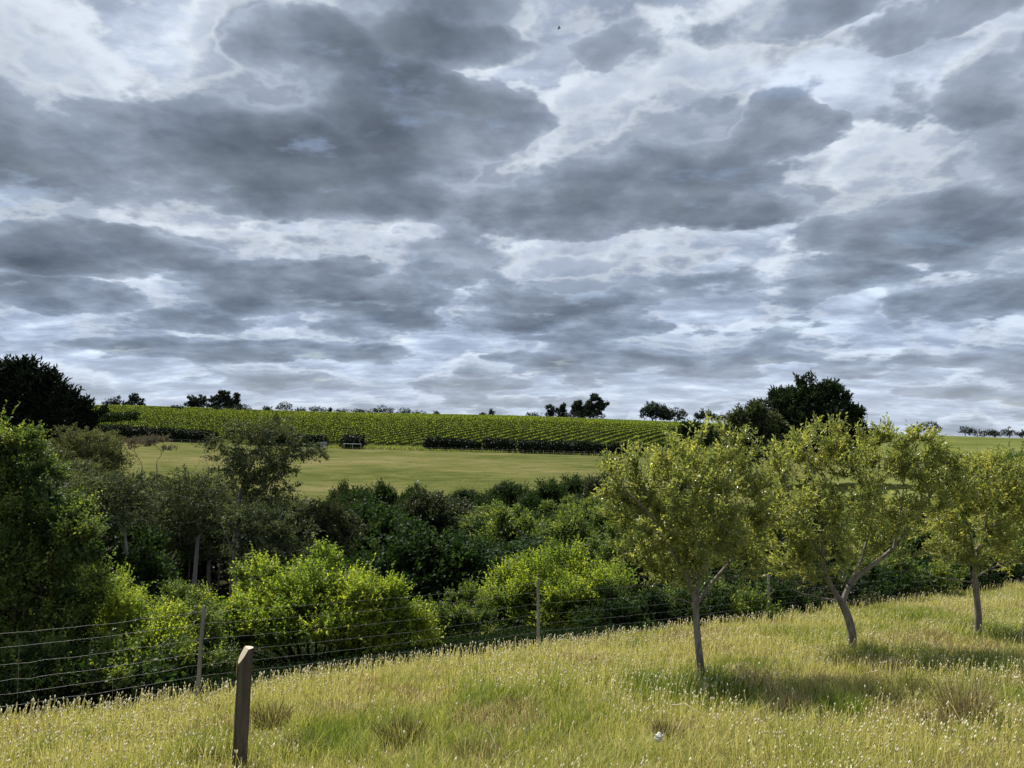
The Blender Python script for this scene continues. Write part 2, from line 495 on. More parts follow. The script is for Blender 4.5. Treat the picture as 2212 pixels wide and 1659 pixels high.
PROFILE = {      # per direction u = x / y: (distance ahead, height below or above the eye)
    -0.84: [(25, -8.0), (45, -10.2), (70, -10.0), (110, -9.0), (150, -8.2), (260, -6.5), (310, -2.2), (360, 2.0), (420, 7.2)],
    -0.50: [(25, -8.0), (45, -10.8), (70, -10.9), (110, -9.7), (150, -9.0), (255, -7.6), (302, -3.0), (350, 1.2), (420, 6.0)],
    -0.25: [(25, -7.6), (45, -10.8), (70, -11.6), (110, -10.9), (150, -10.3), (238, -9.0), (285, -4.7), (340, -1.0), (420, 2.2)],
    0.00: [(26, -7.2), (45, -10.4), (70, -11.4), (110, -11.0), (150, -10.6), (220, -9.5), (268, -5.2), (325, -2.0), (420, 0.2)],
    0.20: [(28, -7.3), (45, -10.2), (70, -11.2), (110, -10.8), (150, -10.5), (205, -10.1), (252, -6.3), (310, -4.3), (410, -3.1)],
    0.35: [(31, -7.0), (45, -9.6), (70, -10.6), (110, -10.4), (150, -10.0), (205, -9.3), (252, -7.3), (310, -6.4), (400, -6.0)],
    0.66: [(38, -7.6), (50, -9.0), (70, -9.6), (110, -9.2), (150, -8.4), (250, -8.4), (275, -8.5), (300, -8.6), (350, -9.2)],
    0.90: [(55, -9.2), (62, -9.3), (75, -9.2), (110, -8.6), (150, -8.0), (250, -8.0), (275, -8.0), (300, -8.1), (350, -8.6)],
}
UG = np.linspace(-0.9, 0.9, 181)
LG = np.linspace(math.log(1.0), math.log(5000.0), 700)


def make_table():
    ks = np.array(sorted(PROFILE)); pts = np.array([PROFILE[k] for k in ks])
    Z = np.zeros((len(UG), len(LG)))
    yy = np.exp(LG)
    for i, u in enumerate(UG):
        p = np.array([[np.interp(u, ks, pts[:, j, c]) for c in (0, 1)] for j in range(pts.shape[1])])
        f = fence_y(u)
        p = p[p[:, 0] > f * 1.25]
        yc, zc = p[-1]
        ys = np.concatenate([[0.5, f], p[:, 0], [5000.0]])
        zs = np.concatenate([[near_z(u * .5, .5), near_z(u * f, f)], p[:, 1], [zc - 0.036 * (5000 - yc)]])
        Z[i] = np.interp(yy, ys, zs)
    k = np.array([1, 3, 6, 8, 6, 3, 1.0]); k /= k.sum()
    for _ in range(2):
        Zp = np.pad(Z, ((0, 0), (3, 3)), mode='edge'); Z = sum(k[j] * Zp[:, j:j + Z.shape[1]] for j in range(7))
        Zp = np.pad(Z, ((3, 3), (0, 0)), mode='edge'); Z = sum(k[j] * Zp[j:j + Z.shape[0]] for j in range(7))
    return Z


ZT = make_table()


def polar(x, y):
    x = np.asarray(x, float); y = np.asarray(y, float)
    r = np.hypot(x, y); th = np.degrees(np.arctan2(x, y)); a = np.abs(th)
    tc = np.where(a <= 42, a, np.where(a <= 90, 42, 42 * (180 - a) / 90)) * np.sign(th)
    tc = np.radians(tc)
    return np.tan(tc), r * np.cos(tc)


def H(x, y):
    u, ye = polar(x, y)
    fu = np.clip((u - UG[0]) / (UG[1] - UG[0]), 0, len(UG) - 1.001)
    fl = np.clip((np.log(np.maximum(ye, 1.0)) - LG[0]) / (LG[1] - LG[0]), 0, len(LG) - 1.001)
    i = fu.astype(int); j = fl.astype(int); a = fu - i; b = fl - j
    z = (ZT[i, j] * (1 - b) + ZT[i, j + 1] * b) * (1 - a) + (ZT[i + 1, j] * (1 - b) + ZT[i + 1, j + 1] * b) * a
    bump = (fbm(np.asarray(x) * .7, np.asarray(y) * .7, 5, 3) - .5) * .14
    return z + bump * np.clip(40 / np.maximum(ye, 1), 0, 1)


def ground(x, y):
    return np.array([x, y, float(H(np.array([x]), np.array([y]))[0])])


def on_ground(px, py, lo=3.0, hi=600.0):
    """where the sight line through (px, py) meets the ground"""
    d = np.exp(np.linspace(math.log(lo), math.log(hi), 4000))
    p = at(px, py, 1.0)
    below = p[2] * d < H(p[0] * d, p[1] * d)
    k = int(np.argmax(below))
    return ground(p[0] * d[k], p[1] * d[k])


def hedge_y(u):
    return np.interp(u, [-.84, -.5, -.25, 0, .2, .35], [262, 255, 238, 220, 205, 200])


def crest_y(u):
    return np.interp(u, [-.84, -.5, -.25, 0, .2, .35, .66, .9], [420, 420, 420, 420, 410, 400, 350, 350])


def build_ground():
    th = np.radians(np.concatenate([np.linspace(-180, -50, 40, endpoint=False), np.linspace(-50, 50, 260), np.linspace(50, 180, 41)[1:-1]]))
    r = np.concatenate([[0.05], np.exp(np.linspace(math.log(1.0), math.log(4500), 420))])
    T, R = np.meshgrid(th, r, indexing='ij')
    X = R * np.sin(T); Y = R * np.cos(T); Z = H(X, Y)
    n, m = X.shape
    i = np.arange(n)[:, None]; j = np.arange(m - 1)[None]; i2 = (i + 1) % n
    F = np.stack([i * m + j, i * m + j + 1, i2 * m + j + 1, i2 * m + j], -1).reshape(-1, 4)
    mb = MB(); mb.add(np.stack([X, Y, Z], -1), F, 0, 0.5, True)
    u, ye = polar(X, Y)
    def sm(v, a, b):
        t = np.clip((v - a) / (b - a), 0, 1); return t * t * (3 - 2 * t)
    wob = (fbm(X * .05, Y * .05, 9, 3) - .5)
    fy = fence_y(u)
    near = 1 - sm(ye, fy + .2, fy + .9)
    lower = np.interp(u, [-.84, -.5, -.25, 0, .2, .35, .66], [60, 66, 84, 96, 98, 80, 60]) + wob * 25
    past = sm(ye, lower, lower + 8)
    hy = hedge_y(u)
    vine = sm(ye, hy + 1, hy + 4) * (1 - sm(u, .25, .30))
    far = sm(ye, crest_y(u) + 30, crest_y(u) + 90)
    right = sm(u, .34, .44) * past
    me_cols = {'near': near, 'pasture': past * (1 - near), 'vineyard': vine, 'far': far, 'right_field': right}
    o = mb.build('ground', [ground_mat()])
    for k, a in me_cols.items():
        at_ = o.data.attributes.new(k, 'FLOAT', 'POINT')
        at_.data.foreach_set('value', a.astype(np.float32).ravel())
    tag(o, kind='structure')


def ground_mat():
    m, g, out = new_mat('ground of soil, thatch and pasture')
    co = g.n('ShaderNodeTexCoord').outputs['Object']
    def A(nm): return g.n('ShaderNodeAttribute', attribute_name=nm).outputs['Fac']
    def st(s):
        mp = g.n('ShaderNodeMapping'); g.L.new(co, mp.inputs[0]); mp.inputs['Scale'].default_value = s
        return mp.outputs[0]
    n1 = g.noise(co, 1.1, 6.0, 0.6, dims='3D')
    nb = g.noise(co, 0.022, 6.0, 0.66, dims='3D')
    ns = g.noise(st((.3, .6, 1)), 0.55, 6.0, 0.62, dims='3D')
    nf = g.noise(co, 3.5, 5.0, 0.65, dims='3D')
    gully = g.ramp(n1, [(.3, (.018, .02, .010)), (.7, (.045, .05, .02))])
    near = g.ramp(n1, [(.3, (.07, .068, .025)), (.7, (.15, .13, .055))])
    pf = g.m('MULTIPLY_ADD', g.m('SUBTRACT', ns, .5), 1.1, g.m('MULTIPLY_ADD', g.m('SUBTRACT', nf, .5), .6, g.m('MULTIPLY_ADD', g.m('SUBTRACT', nb, .5), 1.9, .5)))
    past = g.ramp(pf, [(.2, (.052, .064, .019)), (.42, (.082, .090, .028)), (.58, (.106, .106, .039)), (.8, (.145, .130, .058))])
    vine = g.ramp(n1, [(.3, (.035, .045, .013)), (.7, (.06, .07, .02))])
    rf = g.ramp(pf, [(.25, (.075, .095, .025)), (.75, (.13, .14, .045))])
    farc = g.ramp(nb, [(.35, (.21, .18, .11)), (.65, (.12, .13, .06))])
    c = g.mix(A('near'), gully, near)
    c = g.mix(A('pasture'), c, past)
    c = g.mix(A('right_field'), c, rf)
    c = g.mix(A('vineyard'), c, vine)
    c = g.mix(A('far'), c, farc)
    b = g.n('ShaderNodeBsdfPrincipled'); g.L.new(c, b.inputs['Base Color'])
    b.inputs['Roughness'].default_value = 1.0; b.inputs['Specular IOR Level'].default_value = 0.0
    bp = g.n('ShaderNodeBump'); bp.inputs['Strength'].default_value = .5; bp.inputs['Distance'].default_value = .25
    g.L.new(g.m('ADD', n1, ns), bp.inputs['Height']); g.L.new(bp.outputs[0], b.inputs['Normal'])
    g.L.new(b.outputs[0], out.inputs[0])
    return m


build_ground()


# ------------------------------------------------------------------ plant builders
def resample(pts, step):
    pts = vec3(pts)
    seg = np.linalg.norm(np.diff(pts, axis=0), axis=1); s = np.concatenate([[0], np.cumsum(seg)])
    n = max(3, int(s[-1] / step) + 1); q = np.linspace(0, s[-1], n)
    out = np.stack([np.interp(q, s, pts[:, k]) for k in range(3)], 1)
    for _ in range(2):
        out[1:-1] = (out[:-2] + 2 * out[1:-1] + out[2:]) / 4
    return out


def grow(limbs, targets, rng, step=.15, r_tip=.005, k=.012, wob=.10, lift=.25):
    """limbs: (points, base radius, tip radius, share of its length that may not branch). Branches reach for the targets."""
    res = []; P = []; D = []; Rr = []
    for pts, r0, r1, bare in limbs:
        q = resample(pts, step); n = len(q); rad = np.linspace(r0, r1, n); res.append((q, rad))
        t = unit(np.gradient(q, axis=0)); b = int(n * bare)
        P.append(q[b:]); D.append(t[b:]); Rr.append(rad[b:])
    P = np.concatenate(P); D = np.concatenate(D); Rr = np.concatenate(Rr)
    targets = vec3(targets)
    d0 = np.min(np.linalg.norm(targets[:, None] - P[None], axis=2), axis=1)
    tips = []
    for t in targets[np.argsort(d0)]:
        d = np.linalg.norm(P - t, axis=1)
        cost = d + .6 * np.maximum(0, P[:, 2] - t[2]) - .25 * np.sum((t - P) * D, axis=1)
        i = int(np.argmin(cost)); n0 = P[i]; L = d[i]
        if L < step * .6: continue
        c = n0 + unit(D[i] * .7 + (t - n0) / L * .6) * L * .5 + np.array([0, 0, -lift * L * .15])
        m = max(4, int(L / step) + 2); s = np.linspace(0, 1, m)[:, None]
        q = n0 * (1 - s) ** 2 + 2 * c * s * (1 - s) + t * s ** 2
        q[1:-1] += rng.normal(size=(m - 2, 3)) * wob * step
        r0 = min(Rr[i] * .8, r_tip + k * L); rad = np.linspace(r0, r_tip, m)
        res.append((q, rad)); tips.append(q)
        P = np.concatenate([P, q[1:]]); D = np.concatenate([D, unit(np.gradient(q, axis=0))[1:]]); Rr = np.concatenate([Rr, rad[1:]])
    return res, tips


def shoots(mb, P, Dr, L, nleaf, leafL, leafW, rng, spread=.8, up=.5, curve=.15, mat=0, tint=None, jit=.25, tspread=.0):
    P = vec3(P); n = len(P); Dr = unit(Dr); L = np.broadcast_to(np.asarray(L, float), (n,))[:, None, None]
    t = (np.arange(nleaf) + .5)[None, :] / nleaf + rng.uniform(-.4, .4, (n, nleaf)) / nleaf
    pos = P[:, None] + Dr[:, None] * L * t[..., None] + np.array([0, 0, 1.]) * L * curve * t[..., None] ** 2
    pos = pos + rng.normal(size=pos.shape) * L * tspread
    ax = Dr[:, None] * .75 + rng.normal(size=(n, nleaf, 3)) * spread
    if tint is None: tint = rng.uniform(.15, .85, n)
    tt = np.clip(tint[:, None] + rng.uniform(-jit, jit, (n, nleaf)), 0, 1)
    mb.leaves(pos.reshape(-1, 3), ax.reshape(-1, 3), leafL, leafW, rng, up, mat, tt.ravel())


def sphere_dirs(n, rng, zmin=-.5):
    z = rng.uniform(zmin, 1, n); a = rng.uniform(0, 2 * np.pi, n); s = np.sqrt(1 - z * z)
    return np.stack([s * np.cos(a), s * np.sin(a), z], 1)


def bump_points(blobs, nb, ns, rng, rb=.36, zmin=-.45):
    """points and outward directions on the lumpy surface of a heap of ellipsoids (centre, radii)"""
    C = vec3([b[0] for b in blobs]); Rd = vec3([np.broadcast_to(b[1], (3,)) for b in blobs])
    w = np.mean(Rd, 1) ** 2; w /= w.sum()
    k = rng.choice(len(blobs), nb, p=w)
    d = sphere_dirs(nb, rng, zmin)
    bc = C[k] + d * Rd[k] * rng.uniform(.62, .98, (nb, 1)); br = np.mean(Rd[k], 1) * rb * rng.uniform(.6, 1.35, nb)
    j = rng.integers(0, nb, ns)
    e = unit(sphere_dirs(ns, rng, -.7) + d[j] * .55)
    p = bc[j] + e * br[j][:, None] * rng.uniform(.35, 1.05, (ns, 1)) ** .7
    o = unit(e * .7 + d[j] * .6)
    return p, o, bc


def bush_mesh(mb, blobs, rng, nb, ns, nleaf, sl, ll, lw, up=.5, rise=.35, mat=0, spread=.8, rb=.36, zmin=-.45, leaders=0, lead=(1.3, 2.2), core=.5):
    p, o, bc = bump_points(blobs, nb, ns, rng, rb, zmin)
    d = unit(o + np.array([0, 0, rise]) + rng.normal(size=o.shape) * .3)
    shoots(mb, p - d * sl * .4, d, sl * rng.uniform(.6, 1.3, ns), nleaf, ll, lw, rng, spread, up, .1, mat)
    nc = int(ns * core)                          # oversized dark leaves added deep inside to block light and darken the gaps
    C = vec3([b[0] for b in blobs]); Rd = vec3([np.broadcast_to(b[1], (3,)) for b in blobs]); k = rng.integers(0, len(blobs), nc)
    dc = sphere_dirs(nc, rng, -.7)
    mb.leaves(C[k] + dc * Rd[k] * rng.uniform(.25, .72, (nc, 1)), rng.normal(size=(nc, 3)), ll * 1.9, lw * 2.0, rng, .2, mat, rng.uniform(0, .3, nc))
    if leaders:                          # long shoots that break the outline
        j = rng.integers(0, ns, leaders)
        dd = unit(o[j] * .8 + np.array([0, 0, .9]) + rng.normal(size=(leaders, 3)) * .25)
        shoots(mb, p[j], dd, sl * rng.uniform(lead[0], lead[1], leaders), nleaf * 2, ll * .95, lw, rng, spread * .8, up, -.1, mat)
    return bc


def blob_list(lst, depth, base, dz=1.0, deep=.9, rng=RNG):
    """(px, py, radius px[, shift in depth]) seen from the house -> ellipsoids relative to base"""
    out = []
    for b in lst:
        dd = depth + (b[3] if len(b) > 3 else 0.0)
        r = metres(b[2], dd)
        out.append((at(b[0], b[1], dd) - base, np.array([r, r * deep, r * dz])))
    return out


def make_bush(name, label, cat, lst, depth, leaf, rng, nb, ns, nleaf, sl, ll, lw, group=None, base_px=None, leaders=0, rise=.35, spread=.8, deep=.9, rb=.36, stems=8, bark='dark_bark', up=.5):
    cx = float(np.mean([b[0] for b in lst])) if base_px is None else base_px
    p = at(cx, 1200, depth); base = ground(p[0], p[1])
    root = thing(name, label, cat, base, group)
    blobs = blob_list(lst, depth, base, deep=deep)
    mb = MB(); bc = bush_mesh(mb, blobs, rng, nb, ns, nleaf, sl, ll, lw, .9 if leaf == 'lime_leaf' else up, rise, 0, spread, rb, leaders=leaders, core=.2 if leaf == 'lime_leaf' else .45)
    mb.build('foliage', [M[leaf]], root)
    st = MB()
    for k in rng.choice(len(bc), min(stems, len(bc)), replace=False):
        q = bc[k]; s = np.linspace(0, 1, 7)[:, None]
        foot = np.array([q[0] * .25, q[1] * .25, -.1]); ctl = np.array([q[0] * .5, q[1] * .5, q[2] * .75])
        st.tube(foot * (1 - s) ** 2 + 2 * ctl * s * (1 - s) + q * s ** 2, np.linspace(.02 + .006 * abs(q[2]) + .004 * depth / 10, .008, 7), 5)
    st.build('stems', [M[bark]], root)
    return root


def skel_mesh(name, res, mats, parent, thick=8, thin=5, tintf=None):
    mb = MB()
    for q, rad in res:
        mb.tube(q, rad, thick if rad[0] > .03 else thin)
    return mb.build(name, mats, parent)


def blob_targets(blobs, n, rng, lo=.35):
    C = vec3([b[0] for b in blobs]); Rd = vec3([np.broadcast_to(b[1], (3,)) for b in blobs])
    w = np.prod(Rd, 1) ** .8; w /= w.sum(); k = rng.choice(len(blobs), n, p=w)
    d = unit(rng.normal(size=(n, 3)))
    return C[k] + d * Rd[k] * rng.uniform(lo, 1.0, (n, 1)) ** .6


# ------------------------------------------------------------------ the three young trees in the paddock
def young_tree(label, base_px, limbs_px, blobs_px, seed, depth=None, ntar=270, per=9, yellow=0.0):
    rng = np.random.default_rng(seed)
    base = on_ground(*base_px)
    dep = base[1]
    root = thing('young_tree', label, 'tree', base, 'young trees in the paddock')
    limbs = []
    for pts, r0, r1, bare, dd in limbs_px:
        n = len(pts)
        r0, r1 = r0 * .84, r1 * .8
        q = np.array([at(p[0], p[1] + max(0, (1080 - p[1]) * .18), dep + dd * i / max(n - 1, 1)) - base for i, p in enumerate(pts)])
        limbs.append((q, r0, r1, bare))
    limbs[0][0][0] = (limbs[0][0][0][0], 0, -.12)
    blobs = [(at(b[0], b[1] + (26 if b[1] < 1030 else 8), dep + b[3]) - base, np.array([metres(b[2] * .95, dep), metres(b[2], dep) * .85, metres(b[2], dep)])) for b in blobs_px]
    tar = blob_targets(blobs, ntar, rng, .3)
    res, tips = grow(limbs, tar, rng, .12, .004, .011, .10)
    skel_mesh('trunk', res, [M['young_bark']], root, 10, 5)
    mb = MB(); P = []; Dd = []
    cen = np.mean([b[0] for b in blobs], axis=0)
    for q in tips:
        m = len(q); L = np.linalg.norm(q[-1] - q[0])
        ti = rng.uniform(.35, 1.0, per); ti[0] = 1.0; ti[1] = .95
        idx = ti * (m - 1); a = idx.astype(int).clip(0, m - 2); f = (idx - a)[:, None]
        pos = q[a] * (1 - f) + q[a + 1] * f
        out = unit(pos - cen)
        dr = unit(unit(q[-1] - q[0]) * .5 + out * .35 + np.array([0, 0, .5]) + rng.normal(size=(per, 3)) * .5)
        P.append(pos); Dd.append(dr)
    P = np.concatenate(P); Dd = np.concatenate(Dd)
    ty = np.clip(rng.uniform(.05, .74, len(P)) + yellow, 0, 1)
    shoots(mb, P, Dd, rng.uniform(.16, .36, len(P)), 13, .078, .030, rng, .6, .35, .12, 0, ty, .22)
    top = P[:, 2] > np.percentile(P[:, 2], 88)
    j = rng.choice(np.where(top)[0], 26)
    shoots(mb, P[j], unit(np.array([0, 0, 1.]) + rng.normal(size=(26, 3)) * .22), rng.uniform(.2, .36, 26), 12, .08, .026, rng, .5, .3, 0, 0, None)
    mb.build('crown', [M['olive_leaf']], root)
    return root


young_tree('young yellow green tree on a dark straight trunk, nearest the lone stump post', (1519, 1466),
    [([(1519, 1466), (1510, 1415), (1504, 1340), (1502, 1300)], .075, .062, .7, 0),
     ([(1502, 1302), (1492, 1262), (1455, 1195), (1405, 1110), (1345, 1045)], .045, .012, .25, -.5),
     ([(1503, 1302), (1512, 1225), (1514, 1110), (1520, 990)], .042, .010, .25, .3),
     ([(1505, 1304), (1540, 1255), (1590, 1200), (1655, 1130)], .042, .010, .25, .5),
     ([(1500, 1250), (1470, 1160), (1440, 1060), (1450, 980)], .03, .008, .2, .5),
     ([(1500, 1308), (1470, 1292), (1435, 1290), (1400, 1255)], .017, .005, .3, -.5)],
    [(1335, 1045, 52, 0), (1400, 1000, 60, .1), (1470, 985, 72, 0), (1555, 965, 72, .1), (1640, 1000, 68, .2), (1480, 1090, 120, -.3),
     (1590, 1090, 105, .3), (1390, 1130, 78, 0), (1450, 1190, 80, .2), (1600, 1180, 75, 0), (1690, 1100, 60, .3), (1520, 1150, 90, -.5)], 21, yellow=-.02)
young_tree('forked young tree with a curved pale trunk, middle one of the three in the paddock', (1841, 1411),
    [([(1841, 1411), (1842, 1370), (1832, 1330), (1816, 1297)], .098, .085, .75, 0),
     ([(1817, 1299), (1795, 1268), (1779, 1225), (1775, 1150), (1760, 1050), (1745, 960)], .06, .012, .3, -.4),
     ([(1822, 1300), (1830, 1265), (1862, 1238), (1930, 1185), (1985, 1115), (2030, 1030)], .062, .012, .3, .3),
     ([(1832, 1262), (1855, 1228), (1875, 1160), (1895, 1050), (1900, 960)], .04, .010, .3, .6),
     ([(1777, 1200), (1730, 1130), (1700, 1060), (1690, 980)], .03, .008, .2, -.5),
     ([(1930, 1185), (1945, 1110), (1955, 1010)], .03, .008, .2, .2),
     ([(1815, 1300), (1785, 1293), (1745, 1287), (1715, 1275)], .022, .006, .3, -.6)],
    [(1705, 965, 62, 0), (1780, 955, 66, .2), (1860, 965, 66, 0), (1925, 950, 62, .2), (1990, 975, 66, 0), (1730, 1060, 92, .2), (1830, 1060, 96, -.3),
     (1940, 1060, 96, .2), (2025, 1050, 70, 0), (1690, 1150, 80, 0), (1760, 1170, 78, -.4), (1870, 1150, 85, .4), (1990, 1150, 75, .2), (1730, 1240, 50, 0), (2040, 1000, 50, .2)], 22, ntar=290, yellow=.0)
young_tree('young tree with yellow topped crown, farthest and smallest of the paddock trees', (2111, 1376),
    [([(2111, 1376), (2114, 1335), (2110, 1290), (2106, 1250)], .092, .07, .7, 0),
     ([(2106, 1252), (2105, 1200), (2090, 1130), (2080, 1050)], .05, .010, .25, -.3),
     ([(2106, 1215), (2125, 1150), (2140, 1080), (2130, 1000)], .045, .010, .25, .3),
     ([(2107, 1190), (2145, 1140), (2175, 1085)], .035, .008, .25, .4),
     ([(2104, 1258), (2060, 1252), (2030, 1250), (2000, 1235)], .026, .006, .3, -.4),
     ([(2108, 1246), (2150, 1222), (2185, 1213), (2215, 1215)], .028, .006, .3, .3)],
    [(2110, 1020, 62, 0), (2150, 1030, 60, .2), (2065, 1070, 70, 0), (2160, 1090, 70, .2), (2120, 1130, 85, -.3), (2050, 1160, 62, 0),
     (2190, 1160, 66, .2), (2090, 1190, 60, .2), (2195, 1080, 50, 0)], 23, ntar=190, yellow=.10)


# ------------------------------------------------------------------ bushes along the fence
rb_ = np.random.default_rng(31)
make_bush('hawthorn_bush', 'tall leafy hawthorn with arching sprays, half cut off at the picture edge beside the wires', 'bush',
    [(-30, 1010, 75, .4), (15, 970, 52, .2), (55, 1030, 60, .4), (20, 1080, 80, .6), (90, 1085, 62, .2), (135, 1135, 55, .3), (165, 1195, 48, 0), (205, 1190, 24, -.3), (60, 1160, 95, .6), (70, 1260, 110, .6), (160, 1290, 70, .2), (0, 1250, 110, .8), (30, 1380, 120, .6), (130, 1400, 90, .4), (-60, 1380, 100, .8)],
    13.6, 'green_leaf', rb_, 230, 15000, 9, .32, .058, .036, leaders=420, base_px=20, rise=.05, stems=16, rb=.25)
make_bush('hawthorn_bush', 'olive yellow bush behind the left fence wires, next to the tall hawthorn', 'bush',
    [(245, 1300, 45, .4), (290, 1355, 68, 0), (240, 1390, 60, .2), (330, 1410, 62, 0), (285, 1450, 70, .2), (370, 1370, 40, .3)],
    13.9, 'lime_leaf', rb_, 55, 3600, 9, .28, .05, .03, leaders=60, rise=.25, stems=9)
make_bush('hawthorn_bush', 'small green bush around the thin leaning fence post', 'bush',
    [(400, 1330, 48, .5), (420, 1390, 56, .2), (365, 1310, 30, .8), (450, 1420, 50, 0)],
    14.8, 'green_leaf', rb_, 50, 2100, 9, .28, .05, .03, leaders=40, stems=6)
make_bush('hawthorn_bush', 'big rounded sunlit yellow green bush behind the stump post', 'bush',
    [(490, 1330, 60, 0), (560, 1305, 76, .4), (630, 1290, 72, .8), (700, 1282, 78, .6), (775, 1290, 76, .2), (845, 1335, 66, 0), (700, 1350, 110, -.2), (570, 1365, 90, -.2), (860, 1380, 62, 0), (480, 1390, 66, .2), (770, 1390, 90, -.2)],
    18.2, 'lime_leaf', rb_, 150, 11000, 9, .34, .070, .046, leaders=190, stems=14, base_px=680, rb=.32, rise=.2)
make_bush('hawthorn_bush', 'low green bush filling the gap between the two bright bushes', 'bush',
    [(965, 1345, 42, 0), (1010, 1315, 40, .5), (1020, 1370, 46, 0), (940, 1385, 40, 0), (1000, 1290, 22, .8)],
    20.5, 'green_leaf', rb_, 40, 1500, 9, .32, .065, .04, leaders=30, stems=6)
make_bush('hawthorn_bush', 'wide yellow green bush behind the second fence post, left of the nearest young tree', 'bush',
    [(1095, 1295, 55, 0), (1160, 1268, 60, .4), (1235, 1262, 68, .6), (1300, 1280, 62, .2), (1120, 1320, 62, 0), (1200, 1310, 80, -.2), (1280, 1320, 62, 0)],
    22.5, 'lime_leaf', rb_, 95, 6200, 9, .38, .072, .046, leaders=90, stems=10)
make_bush('hawthorn_bush', 'darker green bush directly behind the nearest young tree', 'bush',
    [(1350, 1235, 62, 0), (1420, 1225, 66, .4), (1480, 1245, 60, 0), (1390, 1290, 60, 0), (1330, 1170, 48, 1.2), (1450, 1160, 50, 1.0)],
    25.0, 'green_leaf', rb_, 90, 4000, 8, .40, .085, .052, leaders=50, stems=8)
make_bush('hawthorn_bush', 'loose green bush above the yellow green one, at the gully rim', 'bush',
    [(1215, 1165, 36, 0), (1270, 1150, 48, .6), (1310, 1120, 40, .8), (1260, 1200, 55, 0)],
    29.0, 'green_leaf', rb_, 50, 1500, 8, .44, .10, .06, leaders=40, stems=6)
row = [(1560, 1225, 70, 29, 'green_leaf', 'dark bush between the trunks of the first and middle young trees'),
       (1660, 1215, 72, 31, 'brown_leaf', 'brownish dark bush beside the third fence post'),
       (1760, 1190, 75, 33, 'dark_leaf', 'dark bush behind the fork of the middle young tree'),
       (1870, 1195, 75, 35, 'green_leaf', 'green bush right of the middle young tree fork, behind the fence'),
       (1975, 1175, 75, 38, 'dark_leaf', 'dark bush between the middle and farthest young trees'),
       (2075, 1150, 80, 41, 'green_leaf', 'green bush behind the trunk of the farthest young tree'),
       (2185, 1130, 85, 43, 'dark_leaf', 'dark bush at the picture edge behind the farthest young tree')]
for px, py, r, d, lf, lab in row:
    make_bush('gully_bush', lab, 'bush', [(px, py, r, 0), (px - r * .7, py + 25, r * .75, .5), (px + r * .7, py + 20, r * .75, .4), (px + 10, py - r * .55, r * .6, .8), (px, py + 50, r, 0)],
              d, lf, rb_, 60, 2300, 7, .5, .12, .075, leaders=40, stems=7)
make_bush('gully_bush', 'tall leggy green shrub with bare upright shoots at the right edge', 'bush',
    [(2140, 1030, 55, 0), (2195, 1010, 50, 1), (2085, 1060, 50, .5), (2170, 1090, 75, 0), (2215, 1070, 70, 1)],
    47.0, 'green_leaf', rb_, 60, 2200, 7, .55, .13, .08, leaders=120, stems=10)

low = [(1500, 1.3, .9, 'green_leaf', 'low leafy bush hugging the fence behind the first young tree trunk'),
       (1590, 1.2, .8, 'dark_leaf', 'low dark bush hugging the fence, left of the third fence post'),
       (1700, 1.5, 1.0, 'brown_leaf', 'low brownish bush hugging the fence, right of the third fence post'),
       (1800, 1.5, 1.1, 'dark_leaf', 'low dark bush hugging the fence behind the curved trunk'),
       (1905, 1.6, 1.2, 'green_leaf', 'low leafy bush hugging the fence right of the curved trunk'),
       (1995, 1.8, 1.2, 'dark_leaf', 'low dark bush hugging the fence left of the fourth fence post'),
       (2085, 1.9, 1.3, 'dark_leaf', 'low dark bush hugging the fence behind the farthest young tree trunk'),
       (2190, 2.0, 1.5, 'green_leaf', 'low leafy bush hugging the fence at the right picture edge'),
       (1420, 1.3, .8, 'dark_leaf', 'low dark bush hugging the fence left of the first young tree trunk'),
       (60, .9, .8, 'dark_leaf', 'low dark bush under the tall hawthorn by the wires'),
       (200, 1.0, .9, 'green_leaf', 'low leafy bush under the right side of the tall hawthorn')]
for px, off, h, lf, lab in low:
    u = (px * 1024 / 2212 - 512) / FOC; y = fence_y(u) + off + .55; b = ground(u * y, y); w = .55 + .035 * y
    rng = np.random.default_rng(500 + px)
    root = thing('fence_bush', lab, 'bush', b)
    bl = [(np.array([k * w * .75, rng.uniform(-.2, .4), h * rng.uniform(.3, .5)]), np.array([w * .75, .7, h * rng.uniform(.45, .65)])) for k in (-1.2, -.4, .4, 1.2)]
    mb = MB(); bc = bush_mesh(mb, bl, rng, 50, 1700, 8, .26, .035 + .0022 * y, .022 + .0014 * y, .5, .3, 0, .8, .34, -.6, leaders=40)
    mb.build('foliage', [M[lf]], root)
    st = MB()
    for q in bc[:6]: st.tube([[0, 0, -.1], [q[0] * .7, q[1] * .7, q[2] * .6], q], [.018, .014, .006], 5)
    st.build('stems', [M['dark_bark']], root)


# ------------------------------------------------------------------ gully thicket
rv = np.random.default_rng(41)
PROT = {}
def prototype(kind, i):
    """unit shrub: about 1 m in radius and 1.6 m high, scaled up where it stands"""
    key = (kind, i)
    if key in PROT: return PROT[key]
    bl = [(np.array([0, 0, .62]), np.array([.72, .72, .6]))]
    for k in range(6):
        a = k * 1.05 + rv.uniform(-.4, .4); rr = rv.uniform(.35, .62)
        bl.append((np.array([math.cos(a) * rr, math.sin(a) * rr, rv.uniform(.35, .95)]), rv.uniform(.3, .5) * np.ones(3)))
    bl.append((np.array([rv.uniform(-.2, .2), rv.uniform(-.2, .2), 1.15]), rv.uniform(.3, .42) * np.ones(3)))
    mb = MB(); bush_mesh(mb, bl, rv, 80, 3000, 6, .20, .062, .040, .7, .12, 0, .6, .40, leaders=40, lead=(.9, 1.5))
    PROT[key] = mb.mesh('shrub_foliage', [M[kind]])
    return PROT[key]

